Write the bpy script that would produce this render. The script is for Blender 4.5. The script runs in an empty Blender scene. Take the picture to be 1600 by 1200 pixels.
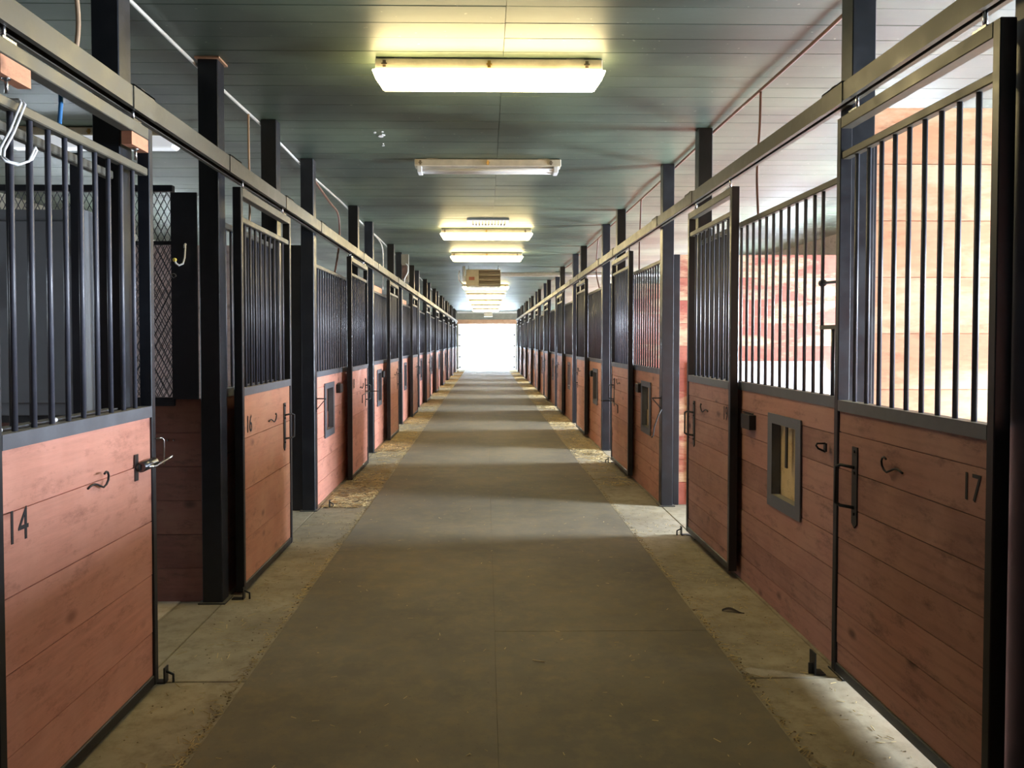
import bpy, bmesh, math, random
from mathutils import Vector, Matrix
random.seed(7)
sc = bpy.context.scene
C = sc.collection
PI = math.pi

# ------------------------------------------------------------------ camera
F_PX, HORIZ_Y, VANISH_X = 1200.0, 533.0, 759.0
PITCH, YAW = math.radians(1.5), math.radians(0.9)
pp_x = VANISH_X + F_PX * math.tan(YAW)
pp_y = HORIZ_Y + F_PX * math.tan(PITCH)
cam = bpy.data.cameras.new('camera')
cam.sensor_width = 36.0
cam.lens = 36.0 * F_PX / 1600.0
cam.shift_x = (800 - pp_x) / 1600.0
cam.shift_y = (pp_y - 600) / 1600.0
cam.clip_start = 0.05
cam.clip_end = 300
camo = bpy.data.objects.new('camera', cam)
C.objects.link(camo)
camo.location = (0, 0, 1.525)
camo.rotation_euler = (PI / 2 - PITCH, 0, -YAW)
sc.camera = camo

# ------------------------------------------------------------------ exposure, world, sun
sc.view_settings.view_transform = 'Standard'
sc.view_settings.look = 'None'
sc.view_settings.gamma = 1.0
sc.view_settings.use_curve_mapping = False
sc.view_settings.exposure = 1.85
sc.cycles.max_bounces = 10
sc.cycles.diffuse_bounces = 5
sc.cycles.glossy_bounces = 4
sc.cycles.sample_clamp_indirect = 8.0
w = bpy.data.worlds.new('sky')
sc.world = w
w.use_nodes = True
w.node_tree.nodes['Background'].inputs[0].default_value = (0.72, 0.84, 1.0, 1)
w.node_tree.nodes['Background'].inputs[1].default_value = 3.0

RIGHT_DAY, LEFT_DAY, DOOR_DAY, LAMP = 370.0, 75.0, 380.0, 12.0
DAY_COL = (0.78, 0.87, 1.0)
LAMP_COL = (1.0, 0.79, 0.385)

# ------------------------------------------------------------------ layout (metres; x across the aisle, y along it)
CEIL = 3.145
END_Y, BACK_Y, SIDE_X = 42.0, -4.5, 5.3
SIDES = {-1: dict(post=1.53, door=1.45, panel=1.55, sill=1.243, gtop=2.27, dtop=2.44, rail0=2.49, rail1=2.575, ptop=2.235, dbot=0.015),
         1: dict(post=1.62, door=1.555, panel=1.63, sill=1.265, gtop=2.355, dtop=2.505, rail0=2.57, rail1=2.65, ptop=2.29, dbot=0.05)}
P = 3.62
# stall modules: (divider post y, jamb post y, next divider post y)
LEFT = [(0.87, 3.26, 4.45), (4.45, 5.68, 6.88), (6.88, 9.25, 10.47)] + [(10.47 + P * k, 12.87 + P * k, 14.09 + P * k) for k in range(8)]
RIGHTM = [(-0.21, 2.245, 3.40), (3.40, 5.85, 7.03)] + [(7.03 + P * k, 9.46 + P * k, 10.65 + P * k) for k in range(9)]
# sliding doors: (y0, y1, number)
LDOOR = [(2.285, 3.39, '14'), (4.60, 5.76, '16'), (8.34, 9.50, '18')] + [(11.68 + P * k, 12.84 + P * k, '') for k in range(8)]
RDOOR = [(2.32, 3.40, '17'), (4.86, 5.91, '19'), (8.35, 9.50, '')] + [(12.05 + P * k, 13.19 + P * k, '') for k in range(8)]
ORD = ['first', 'second', 'third', 'fourth', 'fifth', 'sixth', 'seventh', 'eighth', 'ninth', 'tenth', 'eleventh', 'twelfth',
       'thirteenth', 'fourteenth', 'fifteenth', 'sixteenth', 'seventeenth', 'eighteenth', 'nineteenth', 'twentieth', 'twenty-first', 'twenty-second', 'twenty-third', 'twenty-fourth', 'twenty-fifth']


# ------------------------------------------------------------------ daylight through the stall windows
def daylight(name, loc, rot, sx, sy, power):
    l = bpy.data.lights.new(name, 'AREA')
    l.shape = 'RECTANGLE'
    l.size, l.size_y = sx, sy
    l.energy = power
    l.color = DAY_COL
    o = bpy.data.objects.new(name, l)
    C.objects.link(o)
    o.location = loc
    o.rotation_euler = rot


WIN_Z0, WIN_Z1 = 0.85, 2.05
WINR = [(m[2] - 1.38, m[2] - 0.48) for m in RIGHTM]
WINL = [(m[2] - 1.38, m[2] - 0.48) for m in LEFT]
for a, b in WINR:
    daylight('window_daylight', (SIDE_X + 0.25, (a + b) / 2, (WIN_Z0 + WIN_Z1) / 2), (0, PI / 2, 0), WIN_Z1 - WIN_Z0, b - a, RIGHT_DAY)
for a, b in WINL:
    daylight('window_daylight', (-SIDE_X - 0.25, (a + b) / 2, (WIN_Z0 + WIN_Z1) / 2), (0, -PI / 2, 0), WIN_Z1 - WIN_Z0, b - a, LEFT_DAY if a > 8 else 6.0)
daylight('far_door_daylight', (0.07, END_Y + 0.9, 1.3), (-PI / 2, 0, 0), 3.2, 2.6, DOOR_DAY)


# ------------------------------------------------------------------ materials
def nt(name):
    m = bpy.data.materials.new(name)
    m.use_nodes = True
    t = m.node_tree
    b = t.nodes['Principled BSDF']
    return m, t, b


def N(t, typ, **kw):
    n = t.nodes.new(typ)
    for k, v in kw.items():
        if k.startswith('i_'):
            key = k[2:]
            key = int(key) if key.isdigit() else key.replace('_', ' ')
            n.inputs[key].default_value = v
        else:
            setattr(n, k, v)
    return n


def ramp(t, src, stops):
    r = t.nodes.new('ShaderNodeValToRGB')
    e = r.color_ramp.elements
    while len(e) < len(stops):
        e.new(0.5)
    for i, (p, c) in enumerate(stops):
        e[i].position = p
        e[i].color = (*c, 1) if len(c) == 3 else c
    t.links.new(src, r.inputs[0])
    return r.outputs[0]


def mix(t, fac, a, b, mode='MIX'):
    n = t.nodes.new('ShaderNodeMix')
    n.data_type = 'RGBA'
    n.blend_type = mode
    for sock, v in ((n.inputs[0], fac), (n.inputs[6], a), (n.inputs[7], b)):
        if hasattr(v, 'node'):
            t.links.new(v, sock)
        elif isinstance(v, (int, float)):
            sock.default_value = v
        else:
            sock.default_value = (*v, 1)
    return n.outputs[2]


def coords(t, scale=(1, 1, 1), rand=True, kind='Object'):
    tc = N(t, 'ShaderNodeTexCoord')
    mp = N(t, 'ShaderNodeMapping')
    mp.inputs['Scale'].default_value = scale
    src = tc.outputs[kind]
    if rand:
        oi = N(t, 'ShaderNodeObjectInfo')
        mu = N(t, 'ShaderNodeMath', operation='MULTIPLY')
        mu.inputs[1].default_value = 57.0
        t.links.new(oi.outputs['Random'], mu.inputs[0])
        cb = N(t, 'ShaderNodeCombineXYZ')
        for i in range(3):
            t.links.new(mu.outputs[0], cb.inputs[i])
        ad = N(t, 'ShaderNodeVectorMath', operation='ADD')
        t.links.new(src, ad.inputs[0])
        t.links.new(cb.outputs[0], ad.inputs[1])
        src = ad.outputs[0]
    t.links.new(src, mp.inputs[0])
    return mp.outputs[0]


def noise(t, vec, scale, detail=4, rough=0.6):
    n = N(t, 'ShaderNodeTexNoise')
    n.inputs['Scale'].default_value = scale
    n.inputs['Detail'].default_value = detail
    n.inputs['Roughness'].default_value = rough
    t.links.new(vec, n.inputs['Vector'])
    return n.outputs['Fac']


def bump(t, b, h, strength=0.3, dist=0.003):
    n = N(t, 'ShaderNodeBump')
    n.inputs['Strength'].default_value = strength
    n.inputs['Distance'].default_value = dist
    t.links.new(h, n.inputs['Height'])
    t.links.new(n.outputs[0], b.inputs['Normal'])


def wood(name, base, dark, light, spread=0.25, worn=None, rough=0.55, saw=0.0):
    """Painted or stained sawn board; the board's length runs along local x."""
    m, t, b = nt(name)
    g = coords(t, (1.2, 9, 14))
    grain = noise(t, g, 3.0, 6, 0.65)
    col = ramp(t, grain, [(0.3, tuple(c * 0.86 for c in base)), (0.7, tuple(min(1, c * 1.12) for c in base))])
    oi = N(t, 'ShaderNodeObjectInfo')
    rnd = ramp(t, oi.outputs['Random'], [(0, (1 - spread,) * 3), (1, (1 + spread * 0.4,) * 3)])
    col = mix(t, 1.0, col, rnd, 'MULTIPLY')
    g2 = coords(t, (1, 1, 1))
    blot = ramp(t, noise(t, g2, 3.2, 5, 0.6), [(0.40, (0, 0, 0)), (0.72, (1, 1, 1))])
    col = mix(t, blot, col, light)
    vo = N(t, 'ShaderNodeTexVoronoi')
    vo.inputs['Scale'].default_value = 4.2
    kn = coords(t, (0.75, 1.3, 1.3))
    t.links.new(kn, vo.inputs['Vector'])
    knot = ramp(t, vo.outputs['Distance'], [(0.05, (0.85, 0.85, 0.85)), (0.16, (0, 0, 0))])
    col = mix(t, knot, col, dark)
    stain = ramp(t, noise(t, coords(t, (2.2, 2.2, 5.5)), 2.4, 7, 0.78), [(0.53, (0, 0, 0)), (0.72, (0.75, 0.75, 0.75))])
    col = mix(t, stain, col, dark)
    if worn:
        ww = ramp(t, noise(t, coords(t, (0.8, 2.0, 2.6)), 1.3, 6, 0.7), [(0.49, (0, 0, 0)), (0.62, (1, 1, 1))])
        col = mix(t, ww, col, worn)
    t.links.new(col, b.inputs['Base Color'])
    b.inputs['Roughness'].default_value = rough
    if saw > 0:
        wv = N(t, 'ShaderNodeTexWave', wave_type='RINGS')
        wv.inputs['Scale'].default_value = 22
        wv.inputs['Distortion'].default_value = 1.5
        t.links.new(coords(t, (1, 0.4, 0.4)), wv.inputs['Vector'])
        h = mix(t, saw, grain, wv.outputs['Fac'])
        patch = noise(t, coords(t, (1, 2, 2)), 1.1, 4, 0.7)
        ml = N(t, 'ShaderNodeMath', operation='MULTIPLY')
        t.links.new(wv.outputs['Fac'], ml.inputs[0])
        t.links.new(patch, ml.inputs[1])
        col = mix(t, ramp(t, ml.outputs[0], [(0.38, (0, 0, 0)), (0.66, (saw * 0.5,) * 3)]), col, dark)
        t.links.new(col, b.inputs['Base Color'])
    else:
        h = grain
    bump(t, b, h, 0.35, 0.003)
    return m


def steel(name, col=(0.016, 0.018, 0.022), rough=0.38, dust=0.5, dustcol=(0.22, 0.19, 0.14)):
    m, t, b = nt(name)
    v = coords(t, (1, 1, 1))
    n1 = noise(t, v, 7, 6, 0.7)
    c = mix(t, ramp(t, n1, [(0.48, (0, 0, 0)), (0.8, (0.3, 0.3, 0.3))]), col, tuple(x * 2.5 + 0.02 for x in col))
    geo = N(t, 'ShaderNodeNewGeometry')
    sp = N(t, 'ShaderNodeSeparateXYZ')
    t.links.new(geo.outputs['Normal'], sp.inputs[0])
    up = ramp(t, sp.outputs['Z'], [(0.75, (0, 0, 0)), (0.98, (dust,) * 3)])
    c = mix(t, up, c, dustcol)
    t.links.new(c, b.inputs['Base Color'])
    r = ramp(t, n1, [(0.3, (rough * 0.85,) * 3), (0.75, (min(1, rough * 1.5),) * 3)])
    t.links.new(r, b.inputs['Roughness'])
    bump(t, b, noise(t, v, 60, 3), 0.12, 0.001)
    return m


def plain(name, col, rough=0.5, metal=0.0, var=0.12, sc_=8, bmp=0.1):
    m, t, b = nt(name)
    v = coords(t)
    n1 = noise(t, v, sc_, 5, 0.65)
    c = ramp(t, n1, [(0.3, tuple(x * (1 - var) for x in col)), (0.7, tuple(min(1, x * (1 + var)) for x in col))])
    t.links.new(c, b.inputs['Base Color'])
    b.inputs['Roughness'].default_value = rough
    b.inputs['Metallic'].default_value = metal
    bump(t, b, noise(t, v, sc_ * 8, 3), bmp, 0.001)
    return m


M = {}
M['wood_left'] = wood('salmon_painted_board', (0.66, 0.285, 0.21), (0.30, 0.105, 0.075), (0.70, 0.33, 0.25), 0.12, saw=0.15)  # base raised so the left row's daylight sits in the paint colour
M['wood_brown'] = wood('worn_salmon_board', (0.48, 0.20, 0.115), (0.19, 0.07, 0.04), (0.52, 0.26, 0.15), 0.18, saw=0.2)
M['wood_right'] = wood('rough_red_board', (0.35, 0.165, 0.125), (0.075, 0.035, 0.03), (0.40, 0.21, 0.155), 0.28, rough=0.7, saw=0.5)
M['wood_stall'] = wood('stall_wall_board', (0.40, 0.105, 0.075), (0.26, 0.07, 0.045), (0.48, 0.17, 0.11), 0.15, worn=(0.68, 0.47, 0.30), rough=0.7, saw=0.3)
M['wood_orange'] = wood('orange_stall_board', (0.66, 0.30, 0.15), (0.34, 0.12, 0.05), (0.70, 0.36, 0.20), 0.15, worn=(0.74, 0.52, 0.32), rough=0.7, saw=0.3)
M['wood_dark'] = wood('shade_toned_stall_board', (0.26, 0.10, 0.075), (0.08, 0.035, 0.03), (0.30, 0.14, 0.10), 0.2, rough=0.7, saw=0.3)  # darkened copy of the salmon boards, shade of the stalls put into colour
M['wood_grey'] = wood('greyed_stall_board', (0.33, 0.26, 0.25), (0.12, 0.085, 0.08), (0.38, 0.28, 0.26), 0.2, rough=0.7, saw=0.3)
M['plywood'] = wood('yellow_plywood', (0.60, 0.42, 0.20), (0.22, 0.13, 0.06), (0.62, 0.46, 0.24), 0.1, rough=0.7)
M['steel'] = steel('black_painted_steel', (0.0085, 0.010, 0.015), 0.36, 0.5)
M['rail'] = steel('lamp_tinted_black_steel', (0.075, 0.068, 0.052), 0.42, 0.7, (0.35, 0.33, 0.28))  # black steel given the lamps' yellowish reflection as a brown base colour
M['bar'] = steel('black_bar_steel', (0.060, 0.060, 0.078), 0.38, 0.4)
M['sill'] = steel('scuffed_sill_steel', (0.095, 0.098, 0.115), 0.5, 0.8, (0.28, 0.25, 0.20))
M['iron'] = plain('black_wrought_iron', (0.012, 0.012, 0.014), 0.5)
M['number'] = plain('dark_painted_number', (0.016, 0.014, 0.018), 0.7)
M['latch'] = plain('tarnished_steel', (0.10, 0.10, 0.11), 0.3, 0.8)
M['chrome'] = plain('bright_zinc', (0.55, 0.55, 0.57), 0.25, 1.0)
M['white_metal'] = plain('white_coated_metal', (0.75, 0.75, 0.76), 0.35)
M['cabinet'] = plain('grey_cabinet_enamel', (0.17, 0.175, 0.19), 0.45, var=0.06)
M['white_board'] = plain('white_plastic_board', (0.80, 0.80, 0.82), 0.5, var=0.03)
M['blue'] = plain('blue_nylon', (0.03, 0.16, 0.38), 0.7)
M['brass'] = plain('brass', (0.45, 0.28, 0.10), 0.35, 1.0)
M['yellow'] = plain('yellow_rubber_tip', (0.70, 0.55, 0.10), 0.5)
M['cable'] = plain('tan_cable_jacket', (0.36, 0.24, 0.15), 0.55)
M['brown_cable'] = plain('brown_cable_jacket', (0.16, 0.075, 0.05), 0.55)
M['conduit'] = plain('pale_plastic_conduit', (0.62, 0.60, 0.56), 0.3)
M['fixture'] = plain('yellowed_fixture_housing', (0.52, 0.46, 0.36), 0.55, var=0.18)
M['heater'] = plain('cream_enamel', (0.50, 0.45, 0.34), 0.5)
M['slat'] = plain('brown_grille_enamel', (0.16, 0.12, 0.08), 0.5)
M['red_label'] = plain('faded_red_print', (0.42, 0.14, 0.10), 0.6)
M['straw'] = plain('dry_straw', (0.46, 0.345, 0.165), 0.8, var=0.5, sc_=3)
M['dirt'] = plain('dark_bedding_crumbs', (0.15, 0.105, 0.055), 0.9, var=0.4, sc_=4)
M['leaf'] = plain('dark_dry_leaf', (0.03, 0.02, 0.016), 0.8)
M['header'] = wood('cedar_header_board', (0.46, 0.25, 0.14), (0.22, 0.1, 0.06), (0.5, 0.3, 0.18), 0.1)
M['grey_wall'] = wood('grey_green_wall_board', (0.22, 0.21, 0.16), (0.1, 0.09, 0.07), (0.26, 0.25, 0.2), 0.1)
M['jbox'] = plain('galvanised_box', (0.32, 0.30, 0.25), 0.45, 0.6)
M['jbox_in'] = plain('box_wiring', (0.13, 0.07, 0.05), 0.7, var=0.5, sc_=20)
M['window_frame'] = plain('white_window_frame', (0.65, 0.65, 0.63), 0.5)


def mat_ceiling():
    m, t, b = nt('green_ceiling_paint')
    v = coords(t, (0.35, 8, 1), rand=True)
    n1 = noise(t, v, 2.0, 6, 0.65)
    c = ramp(t, n1, [(0.28, (0.060, 0.084, 0.060)), (0.72, (0.104, 0.134, 0.095))])
    v2 = coords(t, (0.55, 0.9, 1), rand=False, kind='Object')
    tg = N(t, 'ShaderNodeNewGeometry')
    big = N(t, 'ShaderNodeTexNoise')
    big.inputs['Scale'].default_value = 0.9
    big.inputs['Detail'].default_value = 5
    t.links.new(tg.outputs['Position'], big.inputs['Vector'])
    st = ramp(t, big.outputs['Fac'], [(0.40, (0.55, 0.56, 0.60)), (0.62, (1.15, 1.15, 1.12))])
    c = mix(t, 1.0, c, st, 'MULTIPLY')
    sp = N(t, 'ShaderNodeTexNoise')
    sp.inputs['Scale'].default_value = 26
    sp.inputs['Detail'].default_value = 2
    t.links.new(tg.outputs['Position'], sp.inputs['Vector'])
    fl = ramp(t, sp.outputs['Fac'], [(0.72, (0, 0, 0)), (0.76, (0.5, 0.5, 0.5))])
    c = mix(t, fl, c, (0.30, 0.32, 0.26))
    t.links.new(c, b.inputs['Base Color'])
    b.inputs['Roughness'].default_value = 0.47
    bump(t, b, n1, 0.5, 0.004)
    return m


def mat_floor(name, c0, c1, dirt, rough, scale=2.0, bstr=0.2):
    m, t, b = nt(name)
    g = N(t, 'ShaderNodeNewGeometry')
    v = g.outputs['Position']
    n1 = noise(t, v, scale, 7, 0.68)
    c = ramp(t, n1, [(0.32, c0), (0.68, c1)])
    n2 = noise(t, v, 9, 6, 0.75)
    st = ramp(t, n2, [(0.46, (0, 0, 0)), (0.72, (0.7, 0.7, 0.7))])
    c = mix(t, st, c, dirt)
    big = ramp(t, noise(t, v, 0.75, 5, 0.6), [(0.38, (0.74, 0.74, 0.76)), (0.62, (1.12, 1.10, 1.05))])
    c = mix(t, 1.0, c, big, 'MULTIPLY')
    n3 = noise(t, v, 55, 3, 0.6)
    sp = ramp(t, n3, [(0.66, (0, 0, 0)), (0.76, (0.5, 0.5, 0.5))])
    c = mix(t, sp, c, tuple(x * 0.4 for x in c0))
    t.links.new(c, b.inputs['Base Color'])
    r = ramp(t, n1, [(0.3, (rough - 0.08,) * 3), (0.7, (min(1, rough + 0.12),) * 3)])
    t.links.new(r, b.inputs['Roughness'])
    bump(t, b, n2, bstr, 0.004)
    return m


M['ceiling'] = mat_ceiling()
M['concrete'] = mat_floor('worn_tan_concrete', (0.25, 0.205, 0.135), (0.40, 0.345, 0.245), (0.15, 0.115, 0.06), 0.8)
M['mat'] = mat_floor('dusty_rubber_mat', (0.125, 0.103, 0.070), (0.205, 0.172, 0.118), (0.24, 0.18, 0.09), 0.75, 1.3)
M['bedding'] = mat_floor('stall_bedding_floor', (0.36, 0.29, 0.20), (0.52, 0.45, 0.34), (0.28, 0.2, 0.1), 0.9, 3)


def emit(name, col, strength):
    m, t, b = nt(name)
    b.inputs['Base Color'].default_value = (0.8, 0.8, 0.75, 1)
    b.inputs['Roughness'].default_value = 0.4
    b.inputs['Emission Color'].default_value = (*col, 1)
    b.inputs['Emission Strength'].default_value = strength
    return m


M['lens'] = emit('lit_acrylic_lens', LAMP_COL, LAMP)
M['lens_white'] = emit('lit_white_lens', (0.84, 0.90, 1.0), 0.14)
M['tube'] = plain('unlit_lamp_tube', (0.72, 0.68, 0.64), 0.25, var=0.03)


def mat_translucent():
    m, t, b = nt('translucent_fibreglass')
    tr = N(t, 'ShaderNodeBsdfTranslucent')
    tr.inputs[0].default_value = (0.86, 0.90, 0.92, 1)
    mx = N(t, 'ShaderNodeMixShader')
    v = coords(t, (60, 1, 1), rand=False)
    n = noise(t, v, 1.0, 2)
    f = ramp(t, n, [(0.3, (0.72, 0.72, 0.72)), (0.7, (0.8, 0.8, 0.8))])
    t.links.new(f, mx.inputs[0])
    t.links.new(b.outputs[0], mx.inputs[1])
    t.links.new(tr.outputs[0], mx.inputs[2])
    b.inputs['Base Color'].default_value = (0.8, 0.82, 0.84, 1)
    t.links.new(mx.outputs[0], t.nodes['Material Output'].inputs[0])
    return m


M['fibreglass'] = mat_translucent()


def mat_glass():
    m, t, b = nt('dusty_window_glass')
    tr = N(t, 'ShaderNodeBsdfTransparent')
    tr.inputs[0].default_value = (0.95, 0.97, 0.97, 1)
    mx = N(t, 'ShaderNodeMixShader')
    mx.inputs[0].default_value = 0.92
    b.inputs['Roughness'].default_value = 0.1
    t.links.new(b.outputs[0], mx.inputs[1])
    t.links.new(tr.outputs[0], mx.inputs[2])
    t.links.new(mx.outputs[0], t.nodes['Material Output'].inputs[0])
    return m


M['glass'] = mat_glass()


# ------------------------------------------------------------------ helpers
def add_box(bm, x0, x1, y0, y1, z0, z1):
    if x0 > x1: x0, x1 = x1, x0
    if y0 > y1: y0, y1 = y1, y0
    if z0 > z1: z0, z1 = z1, z0
    v = [bm.verts.new(p) for p in ((x0, y0, z0), (x1, y0, z0), (x1, y1, z0), (x0, y1, z0), (x0, y0, z1), (x1, y0, z1), (x1, y1, z1), (x0, y1, z1))]
    for f in ((0, 3, 2, 1), (4, 5, 6, 7), (0, 1, 5, 4), (1, 2, 6, 5), (2, 3, 7, 6), (3, 0, 4, 7)):
        bm.faces.new([v[i] for i in f])


def add_tube(bm, pts, r, n=8, caps=True):
    pts = [Vector(p) for p in pts]
    rings = []
    up = None
    for i, p in enumerate(pts):
        if i == 0: d = pts[1] - p
        elif i == len(pts) - 1: d = p - pts[i - 1]
        else: d = (pts[i + 1] - p).normalized() + (p - pts[i - 1]).normalized()
        d.normalize()
        if up is None:
            up = d.orthogonal().normalized()
        else:
            up = (up - d * up.dot(d))
            up = up.normalized() if up.length > 1e-6 else d.orthogonal().normalized()
        s = d.cross(up)
        rings.append([bm.verts.new(p + (up * math.cos(2 * PI * k / n) + s * math.sin(2 * PI * k / n)) * r) for k in range(n)])
    for a, b in zip(rings, rings[1:]):
        for k in range(n):
            f = bm.faces.new((a[k], b[k], b[(k + 1) % n], a[(k + 1) % n]))
            f.smooth = True
    if caps:
        bm.faces.new(list(rings[0]))
        bm.faces.new(list(reversed(rings[-1])))


def to_mesh(bm, name):
    bmesh.ops.recalc_face_normals(bm, faces=bm.faces[:])
    me = bpy.data.meshes.new(name)
    bm.to_mesh(me)
    bm.free()
    return me


def obj(name, me, m, parent=None, loc=(0, 0, 0), rot=(0, 0, 0), **props):
    """loc is in world coordinates; a parent is an unrotated Empty or part."""
    if isinstance(me, bmesh.types.BMesh):
        me = to_mesh(me, name)
    if m is not None and not me.materials:
        me.materials.append(m)
    o = bpy.data.objects.new(name, me)
    C.objects.link(o)
    if parent is not None:
        o.parent = parent
        o.location = Vector(loc) - wloc(parent)
    else:
        o.location = loc
    o.rotation_euler = rot
    for k, v in props.items():
        o[k] = v
    return o


def wloc(o):
    v = Vector(o.location)
    while o.parent is not None:
        o = o.parent
        v = v + Vector(o.location)
    return v


def thing(name, label, cat, loc, group=None, kind=None):
    o = bpy.data.objects.new(name, None)
    C.objects.link(o)
    o.location = loc
    o.empty_display_size = 0.1
    o['label'] = label
    o['category'] = cat
    if group: o['group'] = group
    if kind: o['kind'] = kind
    return o


def tag(o, label, cat, group=None, kind=None):
    o['label'] = label
    o['category'] = cat
    if group: o['group'] = group
    if kind: o['kind'] = kind
    return o


def box(name, x0, x1, y0, y1, z0, z1, m, parent=None, bevel=0.0, **props):
    """One box, its mesh centred on the object's own origin."""
    cx, cy, cz = (x0 + x1) / 2, (y0 + y1) / 2, (z0 + z1) / 2
    hx, hy, hz = abs(x1 - x0) / 2, abs(y1 - y0) / 2, abs(z1 - z0) / 2
    key = ('box', round(hx, 5), round(hy, 5), round(hz, 5), bevel, m.name)
    me = CACHE.get(key)
    if me is None:
        bm = bmesh.new()
        add_box(bm, -hx, hx, -hy, hy, -hz, hz)
        if bevel:
            bmesh.ops.bevel(bm, geom=bm.edges[:], offset=bevel, segments=1, affect='EDGES')
        me = CACHE[key] = to_mesh(bm, name)
        me.materials.append(m)
    return obj(name, me, m, parent, (cx, cy, cz), **props)


CACHE = {}


def plank_mesh(L, h, th, m, ch=0.0045):
    """Board along local x, face towards -y and +y, long edges chamfered so that joints read as recessed grooves."""
    key = ('plank', round(L, 4), round(h, 4), round(th, 4), m.name, ch)
    me = CACHE.get(key)
    if me: return me
    bm = bmesh.new()
    a, b = th / 2, h / 2
    if m.name != 'green_ceiling_paint':
        g, e = 0.0019, 0.009   # rebated edge: neighbouring boards leave a narrow dark groove
        prof = [(-a, -b + g), (-a + e, -b + g), (-a + e, -b), (a - e, -b), (a - e, -b + g), (a, -b + g),
                (a, b - g), (a - e, b - g), (a - e, b), (-a + e, b), (-a + e, b - g), (-a, b - g)]
    else:
        prof = [(-a, -b + ch), (-a + ch, -b), (a - ch, -b), (a, -b + ch), (a, b - ch), (a - ch, b), (-a + ch, b), (-a, b - ch)]
    r0 = [bm.verts.new((-L / 2, y, z)) for y, z in prof]
    r1 = [bm.verts.new((L / 2, y, z)) for y, z in prof]
    n = len(prof)
    for k in range(n):
        bm.faces.new((r0[k], r1[k], r1[(k + 1) % n], r0[(k + 1) % n]))
    bm.faces.new(r0)
    bm.faces.new(list(reversed(r1)))
    me = CACHE[key] = to_mesh(bm, 'plank')
    me.materials.append(m)
    return me


def plank_y(parent, x, y0, y1, z0, z1, m, th=0.03, jit=0.002):
    """Board running along the aisle, centred on plane x."""
    dx = random.uniform(-jit, jit)
    return obj('plank', plank_mesh(y1 - y0, z1 - z0, th, m), m, parent, (x + dx, (y0 + y1) / 2, (z0 + z1) / 2), (0, 0, PI / 2))


def plank_x(parent, y, x0, x1, z0, z1, m, th=0.035, jit=0.002):
    if x0 > x1: x0, x1 = x1, x0
    dy = random.uniform(-jit, jit)
    return obj('plank', plank_mesh(x1 - x0, z1 - z0, th, m), m, parent, ((x0 + x1) / 2, y + dy, (z0 + z1) / 2))


def bar_mesh(L, r=0.0095):
    key = ('bar', round(L, 3), r)
    if key not in CACHE:
        bm = bmesh.new()
        add_tube(bm, [(0, 0, -L / 2), (0, 0, L / 2)], r, 8)
        CACHE[key] = to_mesh(bm, 'bar')
        CACHE[key].materials.append(M['bar'])
    return CACHE[key]


def bars(parent, x, ys, z0, z1, far=False):
    if far:
        bm = bmesh.new()
        for y in ys:
            add_tube(bm, [(0, y - ys[0], 0), (0, y - ys[0], z1 - z0)], 0.0095, 4)
        obj('bars', bm, M['bar'], parent, (x, ys[0], z0), kind='stuff')
        return
    for y in ys:
        obj('bar', bar_mesh(z1 - z0), M['bar'], parent, (x, y, (z0 + z1) / 2))


def spaced(y0, y1, step=0.11):
    n = max(1, round((y1 - y0) / step))
    return [y0 + (y1 - y0) * (k / n) for k in range(1, n)]


# ------------------------------------------------------------------ setting: floor, walls, ceiling, far door
fl = thing('floor', 'tan concrete barn floor', 'floor', (0, 0, 0), kind='structure')
box('subfloor', -SIDE_X - 0.2, SIDE_X + 0.2, BACK_Y, END_Y + 0.2, -0.16, -0.02, M['concrete'], fl)
for s in (-1, 1):
    inner = 1.075 if s < 0 else 1.165
    outer = SIDES[s]['post'] + 0.0
    joints = [BACK_Y, -0.2] + [3.42 + P * k for k in range(11)] + [END_Y]
    for a, b in zip(joints, joints[1:]):
        box('concrete_slab', s * inner, s * outer, a + 0.004, b - 0.004, -0.021, 0.0, M['concrete'], fl, bevel=0.003)
        box('concrete_slab', s * (outer + 0.006), s * (outer + 0.25), a + 0.004, b - 0.004, -0.021, 0.0, M['concrete'], fl, bevel=0.003)
box('slab_strip', -1.075, 1.165, BACK_Y, END_Y, -0.021, -0.008, M['concrete'], fl)
for s in (-1, 1):
    outer = SIDES[s]['post'] + 0.256
    box('stall_bedding', s * outer, s * SIDE_X, BACK_Y, END_Y, -0.021, 0.004, M['bedding'], fl)

rm = thing('rubber_runner', 'dusty grey rubber matting laid down the middle of the aisle', 'mat', (0.045, END_Y / 2, 0))
CMX = 0.045
for lane, (xa, xb, off) in enumerate(((-1.072, CMX - 0.0004, 5.53), (CMX + 0.0004, 1.160, 3.98))):
    ys = [off + 3.62 * k for k in range(-3, 12)]
    ys = [BACK_Y + 0.05] + [y for y in ys if BACK_Y + 0.5 < y < 40.8] + [40.9]
    for a, b in zip(ys, ys[1:]):
        box('rubber_mat', xa, xb, a + 0.0012, b - 0.0012, -0.008, 0.006 + random.uniform(-0.0004, 0.0004), M['mat'], rm, bevel=0.0008)

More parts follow.
